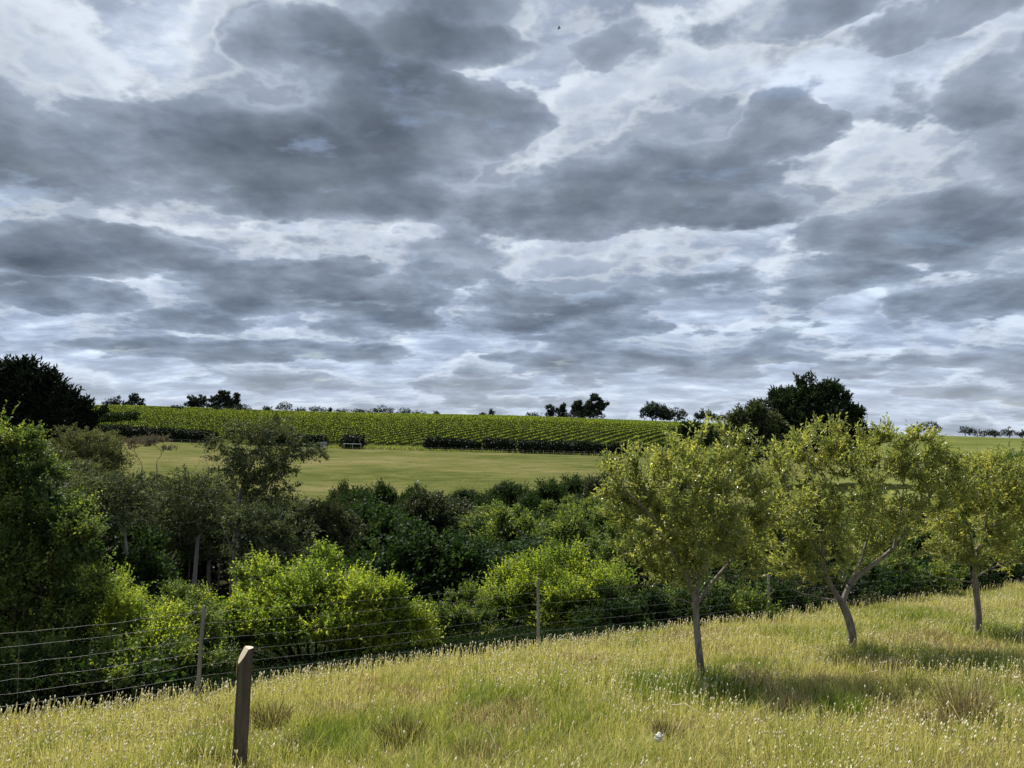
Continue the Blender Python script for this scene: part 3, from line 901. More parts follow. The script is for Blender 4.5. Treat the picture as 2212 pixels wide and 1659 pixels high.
def shrub(px, top, depth, halfw, kind, label, group=None, i=0, name='shrub'):
    p = at(px, top, depth); b = ground(p[0], p[1])
    h = max(p[2] - b[2], 1.0); w = metres(halfw, depth) * 1.4
    o = bpy.data.objects.new(name, prototype(kind, i)); COL.objects.link(o)
    o.location = b - np.array([0, 0, .15 * h]); o.rotation_euler = (0, 0, rv.uniform(0, 6.28))
    o.scale = (w / 1.0, w / 1.0, h * 1.1 / 1.6)
    return tag(o, label, 'shrub', group)

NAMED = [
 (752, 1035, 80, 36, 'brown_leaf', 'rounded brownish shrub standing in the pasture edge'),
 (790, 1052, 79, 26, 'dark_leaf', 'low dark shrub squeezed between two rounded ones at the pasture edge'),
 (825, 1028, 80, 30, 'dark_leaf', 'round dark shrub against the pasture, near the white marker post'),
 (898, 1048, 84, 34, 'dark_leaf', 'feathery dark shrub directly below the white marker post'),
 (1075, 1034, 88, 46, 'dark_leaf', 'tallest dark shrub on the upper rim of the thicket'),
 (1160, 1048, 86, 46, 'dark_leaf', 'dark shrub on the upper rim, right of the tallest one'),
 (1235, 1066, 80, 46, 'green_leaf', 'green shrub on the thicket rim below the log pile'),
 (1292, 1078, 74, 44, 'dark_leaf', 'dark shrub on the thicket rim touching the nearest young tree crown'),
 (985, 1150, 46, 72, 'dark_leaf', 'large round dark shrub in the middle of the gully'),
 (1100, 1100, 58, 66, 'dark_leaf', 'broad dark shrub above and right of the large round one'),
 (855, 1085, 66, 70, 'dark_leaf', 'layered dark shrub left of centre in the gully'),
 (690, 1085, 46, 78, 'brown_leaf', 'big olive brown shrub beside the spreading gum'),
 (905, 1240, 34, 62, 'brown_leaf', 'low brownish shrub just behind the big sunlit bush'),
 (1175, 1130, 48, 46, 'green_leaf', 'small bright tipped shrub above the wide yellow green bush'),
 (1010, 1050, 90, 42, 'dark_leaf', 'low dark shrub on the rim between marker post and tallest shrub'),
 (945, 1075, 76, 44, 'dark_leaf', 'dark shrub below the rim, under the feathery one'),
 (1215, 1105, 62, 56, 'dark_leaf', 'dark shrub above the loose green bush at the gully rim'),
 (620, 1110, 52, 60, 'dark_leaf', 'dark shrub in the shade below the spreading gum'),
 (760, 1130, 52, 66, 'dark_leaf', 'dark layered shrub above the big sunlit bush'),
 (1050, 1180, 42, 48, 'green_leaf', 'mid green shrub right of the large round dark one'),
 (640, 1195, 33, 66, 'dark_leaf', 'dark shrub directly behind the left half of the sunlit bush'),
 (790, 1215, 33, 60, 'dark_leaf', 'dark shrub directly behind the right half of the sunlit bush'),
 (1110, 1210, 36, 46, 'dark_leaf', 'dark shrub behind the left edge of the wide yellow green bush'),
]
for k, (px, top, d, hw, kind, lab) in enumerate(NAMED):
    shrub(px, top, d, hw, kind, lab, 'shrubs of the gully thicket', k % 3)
LAB = 'dense dark shrub deep in the gully thicket, crown merging with its neighbours'
n = 0
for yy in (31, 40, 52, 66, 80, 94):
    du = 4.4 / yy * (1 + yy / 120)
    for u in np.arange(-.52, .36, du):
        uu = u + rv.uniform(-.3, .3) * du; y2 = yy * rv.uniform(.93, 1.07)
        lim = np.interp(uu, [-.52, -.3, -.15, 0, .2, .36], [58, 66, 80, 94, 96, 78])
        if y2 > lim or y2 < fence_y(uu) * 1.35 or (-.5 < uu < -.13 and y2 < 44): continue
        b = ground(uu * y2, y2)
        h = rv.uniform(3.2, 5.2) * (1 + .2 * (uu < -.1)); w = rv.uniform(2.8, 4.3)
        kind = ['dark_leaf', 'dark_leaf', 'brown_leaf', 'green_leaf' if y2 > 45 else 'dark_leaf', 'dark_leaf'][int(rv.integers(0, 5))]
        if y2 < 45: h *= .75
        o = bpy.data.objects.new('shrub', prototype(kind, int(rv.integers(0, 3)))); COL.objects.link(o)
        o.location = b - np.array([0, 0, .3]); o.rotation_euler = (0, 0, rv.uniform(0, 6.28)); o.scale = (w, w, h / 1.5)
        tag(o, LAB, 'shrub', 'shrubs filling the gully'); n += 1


# ------------------------------------------------------------------ gums, wattles, bare trees on the left
def forest_tree(name, label, base_px, depth, trunk_px, blobs_px, leaf, bark, seed, ntar=70, cl=95, cr=.55, ll=.15, lw=.035, r0=.20, droop=-.25, group=None, lo=.5, limbs_extra=(), k=.011, r_tip=.012, sub=None):
    rng = np.random.default_rng(seed)
    p = at(base_px, 1200, depth); base = ground(p[0], p[1])
    root = thing(name, label, 'tree', base, group)
    q = [np.array([0, 0, -.2])] + [at(a, b, depth + dd) - base for a, b, dd in trunk_px]
    q = [c + rng.normal(size=3) * .12 * (i > 0) for i, c in enumerate(resample(np.array(q), 1.2))]
    limbs = [(np.array(q), r0, r0 * .35, .45)]
    for pts, ra, rb2 in limbs_extra:
        limbs.append((resample(np.array([at(a, b, depth + dd) - base for a, b, dd in pts]), .8) + rng.normal(size=(1, 3)) * .05, ra, rb2, .3))
    blobs = [(at(b[0], b[1], depth + (b[3] if len(b) > 3 else 0)) - base, np.array([1, 1, b[4] if len(b) > 4 else .8]) * metres(b[2], depth)) for b in blobs_px]
    res, tips = grow(limbs, blob_targets(blobs, ntar, rng, lo), rng, .45, r_tip, k, .15)
    skel_mesh('trunk', res, [M[bark]], root, 7, 4)
    if leaf is None or not tips: return root
    mb = MB(); E_ = np.array([q[-1] for q in tips]); D_ = np.array([unit(q[-1] - q[-2]) for q in tips]); nt = len(E_)
    sub = sub or 8
    j = np.repeat(np.arange(nt), sub)
    d = sphere_dirs(len(j), rng, -.05)
    c = E_[j] + d * cr * rng.uniform(.5, 1.1, (len(j), 1)) * np.array([1.25, 1.25, .6])
    dr = unit(d * .8 + D_[j] * .3 + np.array([0, 0, droop]) + rng.normal(size=d.shape) * .3)
    shoots(mb, c - dr * cr * .3, dr, cr * rng.uniform(.6, 1.0, len(j)), max(3, cl // sub), ll, lw, rng, .7, .3, -.15, 0, None, .25, .12)
    mb.build('crown', [M[leaf]], root)
    return root


G = 'gum trees on the gully side'
forest_tree('gum_tree', 'spreading gum tree with a wide open crown overhanging the pasture', 515, 38, [(512, 1240, 0), (508, 1120, 0), (525, 1030, .2), (555, 965, .4)],
    [(520, 958, 48, 0), (585, 945, 46, .5), (635, 975, 42, .6), (655, 985, 26, .6), (545, 1010, 62, 0), (600, 1040, 46, .6), (490, 1040, 50, 0), (560, 1090, 50, 0), (480, 1110, 42, -.4)],
    'gum_leaf', 'gum_bark', 51, 105, 150, .62, .21, .065, .17, -.3, G, .45,
    [([(510, 1120, 0), (560, 1070, .5), (610, 1020, .8), (650, 980, 1.0)], .06, .02), ([(512, 1180, 0), (575, 1120, .6), (620, 1060, 1)], .05, .02)])
forest_tree('gum_tree', 'pale trunked gum with a domed crown left of the spreading gum', 417, 34, [(418, 1250, 0), (425, 1150, 0), (432, 1090, .2)],
    [(420, 1065, 42, 0), (380, 1090, 46, .4), (450, 1110, 44, -.3), (345, 1120, 46, .6), (410, 1140, 52, 0)],
    'gum_leaf', 'gum_bark', 52, 75, 150, .62, .2, .06, .13, -.25, G)
forest_tree('gum_tree', 'slim gum with a straight grey trunk rising behind the olive yellow bush', 268, 29, [(270, 1230, 0), (274, 1150, 0), (262, 1085, .2)],
    [(255, 1065, 44, 0), (215, 1090, 46, .4), (290, 1100, 44, 0), (235, 1135, 48, .2), (180, 1070, 40, .6)],
    'gum_leaf', 'gum_bark', 53, 75, 150, .6, .18, .055, .10, -.25, G)
forest_tree('gum_tree', 'leaning twin stemmed gum behind the big sunlit bush', 535, 31, [(530, 1230, 0), (552, 1160, 0), (570, 1110, 0)],
    [(575, 1120, 46, 0), (530, 1140, 44, .4), (620, 1150, 46, .2), (560, 1190, 46, 0), (640, 1190, 36, .2)],
    'gum_leaf', 'gum_bark', 54, 70, 150, .6, .18, .055, .09, -.2, G, .4, [([(534, 1260, 0), (500, 1190, .3), (478, 1130, .5)], .05, .02)])
for k, (px, d, blobs, leaf, lab) in enumerate([
    (345, 46, [(330, 1060, 42, 0), (370, 1075, 40, .5), (300, 1080, 38, .5), (340, 1110, 50, 0)], 'gum_leaf', 'rounded gum crown below the two bare broom shaped trees'),
    (165, 44, [(170, 1030, 40, 0), (210, 1050, 40, .5), (130, 1050, 36, 0), (180, 1090, 50, 0)], 'gum_leaf', 'dull green gum crown above the arching hawthorn sprays'),
    (455, 42, [(455, 1075, 40, 0), (420, 1095, 36, .4), (490, 1100, 40, .4), (455, 1140, 50, 0)], 'brown_leaf', 'dark brownish tree between the pale gum and the spreading gum'),
    (700, 38, [(700, 1120, 40, 0), (740, 1145, 40, .4), (665, 1140, 40, .2), (700, 1175, 52, 0)], 'brown_leaf', 'bronze tinged tree right of the spreading gum')]):
    forest_tree('gum_tree', lab, px, d, [(px + 2, blobs[-1][1] + 30, 0), (px, blobs[0][1], 0)], blobs, leaf, 'gum_bark', 60 + k, 70, 165, .68, .21, .068, .13, -.2, G)
for k, (px, d, top, r, leaf, lab) in enumerate([
    (130, 36, 1070, 66, 'gum_leaf', 'grey green gum mass directly above the arching hawthorn branch'),
    (250, 38, 1085, 62, 'gum_leaf', 'shaded gum mass left of the pale trunked gum'),
    (380, 40, 1095, 62, 'gum_leaf', 'shaded gum crown behind the pale grey trunk'),
    (500, 44, 1085, 62, 'brown_leaf', 'brown green tree mass under the left side of the spreading gum'),
    (600, 44, 1085, 56, 'gum_leaf', 'shaded gum mass under the right side of the spreading gum'),
    (70, 50, 1060, 62, 'wattle_leaf', 'olive wattle mass behind the tall hawthorn top'),
    (290, 54, 1050, 50, 'gum_leaf', 'rounded grey green crown under the left bare broom tree'),
    (400, 56, 1060, 48, 'gum_leaf', 'rounded grey green crown right of the bare broom trees')]):
    forest_tree('gum_tree', lab, px, d, [(px, top + r * .9, 0), (px + 4, top + r * .3, 0)], [(px - r * .6, top + r * .6, r * .6, 0), (px + r * .6, top + r * .6, r * .6, .5), (px, top + r * .4, r * .55, 0), (px, top + r * 1.3, r * .9, .3)],
                leaf, 'gum_bark', 120 + k, 66, 170, .8, .21 * (d / 40) ** .5, .07 * (d / 40) ** .5, .12, -.15, G)
W = 'wattles below the conifer'
for k, (px, d, blobs, lab) in enumerate([
    (175, 62, [(165, 955, 34, 0), (200, 968, 32, .6), (140, 985, 34, 0), (185, 1005, 40, 0)], 'olive wattle with a domed crown right below the black conifer'),
    (232, 66, [(228, 955, 24, 0), (245, 975, 26, .4), (215, 985, 28, 0), (240, 1005, 26, 0)], 'smaller domed wattle beside the bare broom shaped trees'),
    (110, 56, [(105, 1000, 34, 0), (75, 1015, 34, .6), (140, 1025, 34, 0), (100, 1050, 40, 0)], 'low grey green wattle at the foot of the black conifer')]):
    forest_tree('wattle_tree', lab, px, d, [(px, blobs[-1][1] + 12, 0), (px, blobs[0][1], 0)], blobs, 'wattle_leaf', 'gum_bark', 70 + k, 60, 170, .75, .24, .08, .10, -.05, W)
B = 'bare broom shaped trees'
for k, (px, d, tr, bl, lab) in enumerate([
    (308, 62, [(308, 1020, 0), (310, 1000, 0)], [(288, 955, 17, 0, .5), (306, 950, 17, .3, .5), (322, 953, 15, 0, .5), (278, 966, 11, 0, .5)], 'bare flat topped tree with tan twigs, left of its twin by the pasture'),
    (338, 60, [(337, 1025, 0), (340, 1005, 0)], [(330, 952, 16, 0, .5), (348, 952, 16, .3, .5), (366, 970, 13, 0, .5), (318, 960, 10, 0, .5)], 'bare flat topped tree with tan twigs, right of its twin by the pasture')]):
    forest_tree('bare_tree', lab, px, d, tr, bl, 'seed_brown', 'dead_wood', 80 + k, 75, 110, .30, .12, .045, .09, .4, B, .1, (), .010, .020)
forest_tree('dead_shrub', 'leafless grey shrub of fine twigs standing against the pasture beside the spreading gum', 470, 46, [(472, 1040, 0), (474, 1020, 0)],
    [(460, 985, 22, 0), (485, 990, 22, .4), (500, 1010, 20, 0), (450, 1020, 20, 0), (470, 1000, 30, 0)], None, 'dead_wood', 90, 90, k=.006, r_tip=.012, r0=.06)
forest_tree('dead_shrub', 'dead purplish grey shrub of tangled twigs among the gums above the hawthorn sprays', 190, 24, [(192, 1220, 0), (194, 1190, 0)],
    [(190, 1160, 36, 0), (215, 1180, 32, .3), (165, 1185, 32, 0), (200, 1215, 36, 0)], None, 'dead_wood', 91, 170, k=.006, r_tip=.006, r0=.05)
forest_tree('dead_shrub', 'dead brown twigged shrub in front of the dark brownish tree', 415, 44, [(416, 1050, 0), (420, 1030, 0)],
    [(405, 1015, 20, 0), (430, 1015, 22, .3), (440, 1040, 20, 0), (395, 1040, 18, 0)], None, 'dead_wood', 92, 80, k=.006, r_tip=.012, r0=.05)

# ------------------------------------------------------------------ big conifers and the trees across the gully
def conifer(name, label, px, depth, blobs_px, leaf, seed, nb, ns, nleaf, sl, ll, lw, rise, rb, r0, group=None, zmin=-.45, leaders=0, lead=(.8, 1.2), top_px=None):
    rng = np.random.default_rng(seed)
    p = at(px, 1200, depth); base = ground(p[0], p[1])
    root = thing(name, label, 'tree', base, group)
    blobs = blob_list(blobs_px, depth, base)
    top = at(px, top_px or blobs_px[0][1], depth) - base
    limbs = [(np.array([[0, 0, -.4], [0, 0, top[2] * .4], [0, 0, top[2] * .85]]), r0, r0 * .3, .25)]
    res, tips = grow(limbs, blob_targets(blobs, 40, rng, .5), rng, 1.0, .03, .012, .2)
    skel_mesh('trunk', res, [M['dark_bark']], root, 8, 5)
    mb = MB(); bush_mesh(mb, blobs, rng, nb, ns, nleaf, sl, ll, lw, .3, rise, 0, .45, rb, zmin, leaders=leaders, lead=lead)
    mb.build('crown', [M[leaf]], root)
    return root


conifer('macrocarpa_tree', 'huge black conifer with layered spiky branches at the left picture edge', 30, 100,
    [(45, 820, 36, 0), (5, 825, 30, 1), (85, 835, 30, -1), (115, 850, 26, 1), (30, 860, 60, 0), (100, 880, 44, 0), (150, 880, 30, 0), (185, 905, 24, 0), (30, 910, 90, 0), (130, 920, 60, 0), (-60, 870, 70, 0), (60, 960, 90, 0), (-60, 950, 90, 0), (150, 950, 44, 0), (0, 1010, 100, 0), (100, 1010, 60, 0), (55, 805, 16, 0)],
    'conifer', 101, 330, 5600, 8, 1.5, .75, .24, .25, .30, .7, leaders=200, lead=(.8, 1.3))
conifer('pine_tree', 'large dark domed pine rising behind the middle young tree', 1748, 118,
    [(1748, 866, 36, 0), (1705, 876, 36, 0), (1790, 870, 34, 0), (1822, 890, 28, 0), (1750, 895, 66, 0), (1682, 905, 44, 0), (1815, 912, 40, 0), (1842, 922, 20, 0), (1672, 940, 42, 0), (1750, 945, 80, 0), (1830, 945, 36, 0), (1700, 970, 46, 0), (1800, 975, 46, 0), (1660, 915, 24, 0)],
    'pine', 102, 230, 6200, 8, 1.1, .62, .24, .45, .30, .6, leaders=60)
conifer('bushy_tree', 'dull grey green tree with bare twigs on top, left of the domed pine', 1622, 108,
    [(1615, 905, 26, 0), (1640, 895, 22, 0), (1600, 930, 28, 0), (1640, 935, 34, 0), (1620, 965, 40, 0), (1660, 920, 24, 0), (1600, 985, 40, 0)],
    'gum_leaf', 103, 120, 1900, 7, 1.0, .5, .2, .3, .34, .35)
forest_tree('bare_tree', 'leafless twiggy treetop poking out between the dull tree and the domed pine', 1650, 112, [(1650, 930, 0), (1650, 900, 0)],
    [(1640, 880, 16, 0), (1660, 872, 16, .5), (1630, 890, 14, 0), (1672, 885, 12, 0)], None, 'dead_wood', 104, 60, k=.006, r_tip=.022, r0=.16)
conifer('bushy_tree', 'dark bushy tree at the right end of the vineyard hedge', 1490, 150,
    [(1480, 935, 16, 0), (1500, 928, 16, 0), (1465, 952, 20, 0), (1500, 955, 26, 0), (1530, 950, 22, 0), (1445, 970, 18, 0), (1480, 975, 24, 0)],
    'dark_leaf', 105, 80, 1200, 6, 1.0, .55, .24, .3, .36, .3)


# ------------------------------------------------------------------ vineyard, hedges, fences and trees on the far hillside
rf_ = np.random.default_rng(61)
A27 = math.radians(27.0); DIRV = np.array([math.sin(A27), math.cos(A27)]); PERP = np.array([math.cos(A27), -math.sin(A27)])
GAP = 4.1
nrow = 0
for k in range(-120, 50):
    o2 = PERP * (k * GAP) + np.array([20.0, 240.0])
    s = np.arange(-420, 420, 1.0)
    x = o2[0] + DIRV[0] * s; y = o2[1] + DIRV[1] * s
    u = x / np.maximum(y, 1)
    lo = hedge_y(u) + 7 + 4 * np.sin(u * 9); hi = crest_y(u) + 12
    ok = (y > lo) & (y < hi) & (u > -.60) & (u < .245 - .03 * np.clip((300 - y) / 90, -1, 1))
    if ok.sum() < 14: continue
    s = s[ok]; s = np.arange(s.min(), s.max(), .62)
    n = len(s)
    x = o2[0] + DIRV[0] * s; y = o2[1] + DIRV[1] * s
    z = H(x, y)
    mb = MB()
    vig = .75 + .5 * fbm(x * .12, y * .12, 71, 2)
    st = np.arange(0, n, 6)
    if n - 1 not in st: st = np.append(st, n - 1)
    mb.tube(np.stack([x[st], y[st], z[st] + .9], 1), .05, 4, 1)
    P3 = np.append(PERP, 0.0); D3 = np.append(DIRV, 0.0)
    def put(side, hh, L, Wd, N0, up, t0=.0, t1=.42):
        js = rf_.uniform(-.35, .35, n)
        P = np.stack([x, y, z + hh], 1) + P3 * (np.asarray(side) + rf_.normal(size=n) * .06)[:, None] + D3 * js[:, None]
        A = rf_.normal(size=(n, 3)) * .35 + up
        mb.leaves(P - unit(A) * L * .4, A, L, Wd, rf_, .3, 0, rf_.uniform(t0, t1, n), .04, unit(N0 + rf_.normal(size=(n, 3)) * .22))
    for rep in range(4):
        put(np.full(n, .30), rf_.uniform(.3, 1.25, n), .62, .55, P3 + [0, 0, -.15], np.array([0, 0, .6]) + D3 * .3)
    for rep in range(2):
        put(np.full(n, -.30), rf_.uniform(.3, 1.25, n), .62, .55, -P3, np.array([0, 0, .6]))
    for rep in range(3):
        put(rf_.uniform(-.34, .34, n), 1.16 * (.9 + .15 * vig) + rf_.normal(size=n) * .05, .55, .5, np.array([0, 0, 1.0]), D3 * rf_.choice([-1, 1]), .0, .5)
    gap = np.ones(n) > 0                      # upright shoots above the wires, coloured as the sunlit row tops
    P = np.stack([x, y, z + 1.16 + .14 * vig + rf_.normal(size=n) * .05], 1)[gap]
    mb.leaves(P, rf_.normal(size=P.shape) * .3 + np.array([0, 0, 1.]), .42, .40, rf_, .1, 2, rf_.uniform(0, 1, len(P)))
    o = mb.build('vine_row', [M['vine_leaf'], M['dark_bark'], M['vine_lit_shoot']])
    tag(o, 'long green trellised vine row running up the far hillside', 'vine row', 'vine rows on the far hillside'); nrow += 1


def hedge(label, px0, px1, top0, top1, d0, d1, thick=3.0, dens=1.0, group='clipped hedges below the vineyard', leaf='hedge_leaf'):
    n = max(6, int((px1 - px0) / 3)); t = np.linspace(0, 1, n)
    P = np.array([at(px0 + (px1 - px0) * q, top0 + (top1 - top0) * q, d0 + (d1 - d0) * q) for q in t])
    G0 = H(P[:, 0], P[:, 1]); c = np.array([P[n // 2, 0], P[n // 2, 1], G0[n // 2]])
    root = thing('hedge', label, 'hedge', c, group)
    L = np.linalg.norm(P[-1, :2] - P[0, :2]); ax = np.append(unit(P[-1, :2] - P[0, :2]), 0); nrm = np.array([ax[1], -ax[0], 0])
    m = int(L * 110 * dens)
    q = rf_.uniform(0, 1, m); base = np.stack([np.interp(q, t, P[:, 0]), np.interp(q, t, P[:, 1]), np.interp(q, t, G0)], 1)
    hgt = np.interp(q, t, P[:, 2]) - base[:, 2]
    end = np.minimum(1, np.minimum(q, 1 - q) * L / 1.2) ** .35       # rounded ends
    hgt = hgt * (.72 + .28 * end) * (1 + .10 * (fbm(q * L * .35, q * 0 + px0, 5, 3) - .5) * 2)
    a = rf_.uniform(0, 1, m)
    side = np.where(a < .5, -1, np.where(a < .72, 1, 0)); top = side == 0
    off = np.where(top, rf_.uniform(-1, 1, m), side) * thick / 2 * end * (1 - .12 * rf_.uniform(0, 1, m))
    hh = np.where(top, 1.0, rf_.uniform(.02, 1, m)) * hgt
    V = base + nrm * off[:, None] - c; V[:, 2] = base[:, 2] - c[2] + hh
    A = rf_.normal(size=(m, 3)) * .7 + np.where(top[:, None], np.array([0, 0, 1.0]), nrm * side[:, None] * .6 + np.array([0, 0, .5]))
    mb = MB(); mb.leaves(V - unit(A) * .15, A, .42, .28, rf_, .3)
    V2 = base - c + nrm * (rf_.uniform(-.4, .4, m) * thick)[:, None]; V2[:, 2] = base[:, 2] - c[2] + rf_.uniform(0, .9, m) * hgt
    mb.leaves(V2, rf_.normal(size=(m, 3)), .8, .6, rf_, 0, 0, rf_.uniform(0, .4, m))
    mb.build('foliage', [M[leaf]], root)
    st = MB()
    for q2 in np.linspace(.05, .95, max(3, int(L / 5))):
        b = np.array([np.interp(q2, t, P[:, k2]) for k2 in range(2)] + [np.interp(q2, t, G0)]) - c
        st.tube([b - [0, 0, .1], b + [0, 0, .9], b + [.1, 0, 1.6]], [.08, .06, .03], 5)
    st.build('stems', [M['dark_bark']], root)
    return root


hedge('very long dark clipped hedge running from the black conifer towards the spreading gum', 205, 470, 917, 932, 262, 248, 3.2)
hedge('dark clipped hedge behind the spreading gum, ending at the pale rails', 545, 706, 934, 942, 245, 236)
hedge('short square clipped hedge block standing alone right of the pale rails', 741, 785, 939, 941, 233, 231, 5)
hedge('dark clipped hedge, first one right of the open grassy gap', 917, 1012, 944, 949, 226, 221)
hedge('low thin clipped hedge piece trailing off beside the first hedge past the gap', 1008, 1038, 952, 954, 220, 219, 2.2)
hedge('short dark clipped hedge between two longer ones, above the pasture centre', 1046, 1112, 947, 951, 219, 215)
hedge('long dark clipped hedge above the log pile', 1119, 1298, 951, 956, 214, 206)
hedge('dark clipped hedge nearest the young tree crown, right of the log pile', 1302, 1392, 957, 960, 206, 202)
hedge('ragged dark windbreak on the vineyard slope beside the black conifer', 208, 300, 893, 887, 300, 315, 3.0, .8, None, 'dark_leaf')

# rank grass along the headland, in the gap between the hedges
m = 5200
q = rf_.uniform(0, 1, m); px = 700 + q * 700; dd = np.interp(px, [700, 1400], [236, 202]) + rf_.uniform(-4, 1.5, m)
X = (px * 1024 / 2212 - 512) / FOC * dd; Z = H(X, dd)
mb = MB(); mb.leaves(np.stack([X, dd, Z], 1), rf_.normal(size=(m, 3)) * .25 + [0, 0, 1.], np.where((px > 785) & (px < 915), 1.1, .6), .22, rf_, .1, 0, rf_.uniform(.12, .5, m))
tag(mb.build('headland_grass', [M['grass']]), 'strip of tall pale grass along the hedge line', 'grass', kind='stuff')

# pasture turf
M['pasture_turf'] = leaf_mat('pasture turf', [(0, (.045, .055, .015)), (.45, (.095, .09, .03)), (1, (.17, .14, .07))], (1.2, 1.2, .9), .25, .8, .1, .3, .05)
m = 6000
uu = rf_.uniform(-.46, .40, m); dd = np.exp(rf_.uniform(math.log(70), math.log(232), m))
keep = (dd < hedge_y(uu) - 1) & (dd > np.interp(uu, [-.46, -.15, 0, .2, .4], [62, 82, 92, 94, 74]))
uu = uu[keep]; dd = dd[keep]; m = len(dd)
X = uu * dd; Z = H(X, dd); cl = fbm(X * .10, dd * .35, 77, 4); keep = rf_.uniform(0, 1, m) < np.clip((cl - .34) * 4.5, .05, 1)
X = X[keep]; dd = dd[keep]; Z = Z[keep]; m = len(dd)
mb = MB(); mb.leaves(np.stack([X, dd, Z - .02], 1), rf_.normal(size=(m, 3)) * .5 + [0, 0, .7], rf_.uniform(.08, .16, m), .22, rf_, .3, 0, np.clip(.40 + (cl[keep] - .5) * .9 + rf_.uniform(-.14, .14, m), .1, .75))
tag(mb.build('pasture_grass', [M['pasture_turf']]), 'short dry tussocky turf of the far pasture', 'grass', kind='stuff')


# fence along the hedges: one fence, its posts and wires are parts
b0 = at(240, 950, 258)
fen = thing('paddock_fence', 'thin post and wire fence along the foot of the dark hedges', 'fence', ground(b0[0], b0[1]))
fl = np.array(fen.location)
pts = []
for px in list(np.arange(240, 470, 19.0)) + list(np.arange(800, 1395, 22.0)):
    d = np.interp(px, [240, 470, 700, 1400], [257, 244, 232, 198]); p = at(px, 950, d); pts.append(ground(p[0], p[1]) - fl)
pts = np.array(pts)
for p in pts:
    mb = MB(); mb.box(p + [0, 0, .5], (.13, .13, 1.15)); mb.build('post', [M['rail_paint']], fen)
for seg in (pts[:13], pts[13:]):
    for h in (.45, .95):
        mb = MB(); mb.tube(seg + [0, 0, h], .012, 4); mb.build('wire', [M['old_timber']], fen)

# pale rails by the gap
def rails(label, px0, px1, d0, d1, h, bars, posts, name='railing', brace=False):
    p0 = at(px0, 960, d0); p1 = at(px1, 960, d1); g0 = ground(p0[0], p0[1]); g1 = ground(p1[0], p1[1])
    r = thing(name, label, 'railing', g0); v = g1 - g0
    for t in np.linspace(0, 1, posts):
        mb = MB(); mb.box(v * t + [0, 0, h / 2 - .05], (.16, .16, h + .1)); mb.build('post', [M['rail_paint']], r)
    for b in bars:
        mb = MB(); mb.tube([v * -.02 + [0, -.1, b], v * .5 + [0, -.1, b], v * 1.02 + [0, -.1, b]], .09, 6); mb.build('rail', [M['rail_paint']], r)
    return r
rails('low pale rail fence running out from under the dark hedge', 655, 684, 229, 226, 1.5, [1.35], 3)
rails('pale four bar stock rail panel slanting up beside the open gap', 684, 706, 226, 231, 2.0, [.5, .95, 1.4, 1.85], 3)
rails('pale single rail frame in front of the square hedge block', 743, 780, 228, 226, 1.7, [1.6], 3)

# things in the pasture
p = on_ground(1325, 1000, 60, 400); lp = thing('log_pile', 'small dark heap of logs lying in the pasture near the hedge', 'log pile', p)
for k in range(8):
    a = rf_.uniform(-.7, .7); c = np.array([rf_.uniform(-1.4, 1.6), rf_.uniform(-.8, .8), .2 + .22 * (k % 4)]); L = rf_.uniform(.8, 1.5)
    q = np.array([math.cos(a), math.sin(a), rf_.uniform(-.12, .3)]) * L
    mb = MB(); mb.tube([c - q, c, c + q], [.22, .2, .15], 7); mb.build('log', [M['dark_bark']], lp)
p = at(899, 1054, 93); p = ground(p[0], p[1]); top = at(901, 1038, 93) - p
mb = MB(); q = np.linspace(0, 1, 5)[:, None] * (top + np.array([.12, 0, 0])); mb.tube(q, [.11, .11, .11, .11, .10], 8)
def plain(name, c, rough=.7):
    m_, g, out = new_mat(name); b = g.n('ShaderNodeBsdfPrincipled'); b.inputs['Roughness'].default_value = rough
    nz = g.noise(g.n('ShaderNodeTexCoord').outputs['Object'], 9.0, 5.0, .6, dims='3D')
    g.L.new(g.ramp(nz, [(.3, tuple(v * .75 for v in c)), (.65, c)]), b.inputs['Base Color']); g.L.new(b.outputs[0], out.inputs[0]); return m_
M['white_paint'] = plain('weathered white paint', (.78, .76, .70)); M['paper'] = plain('crumpled white paper', (.62, .62, .60)); M['bird'] = plain('black feathers', (.015, .015, .017))
M['fresh_cut'] = plain('pale cut wood', (.47, .40, .29)); M['yellow_paint'] = plain('yellow paint mark', (.55, .45, .08)); M['steel'] = plain('dull galvanised wire', (.13, .135, .13), .5)
o = mb.build('marker_post', [M['white_paint']]); o.location = p; tag(o, 'short white marker post leaning slightly at the lower pasture edge', 'post')

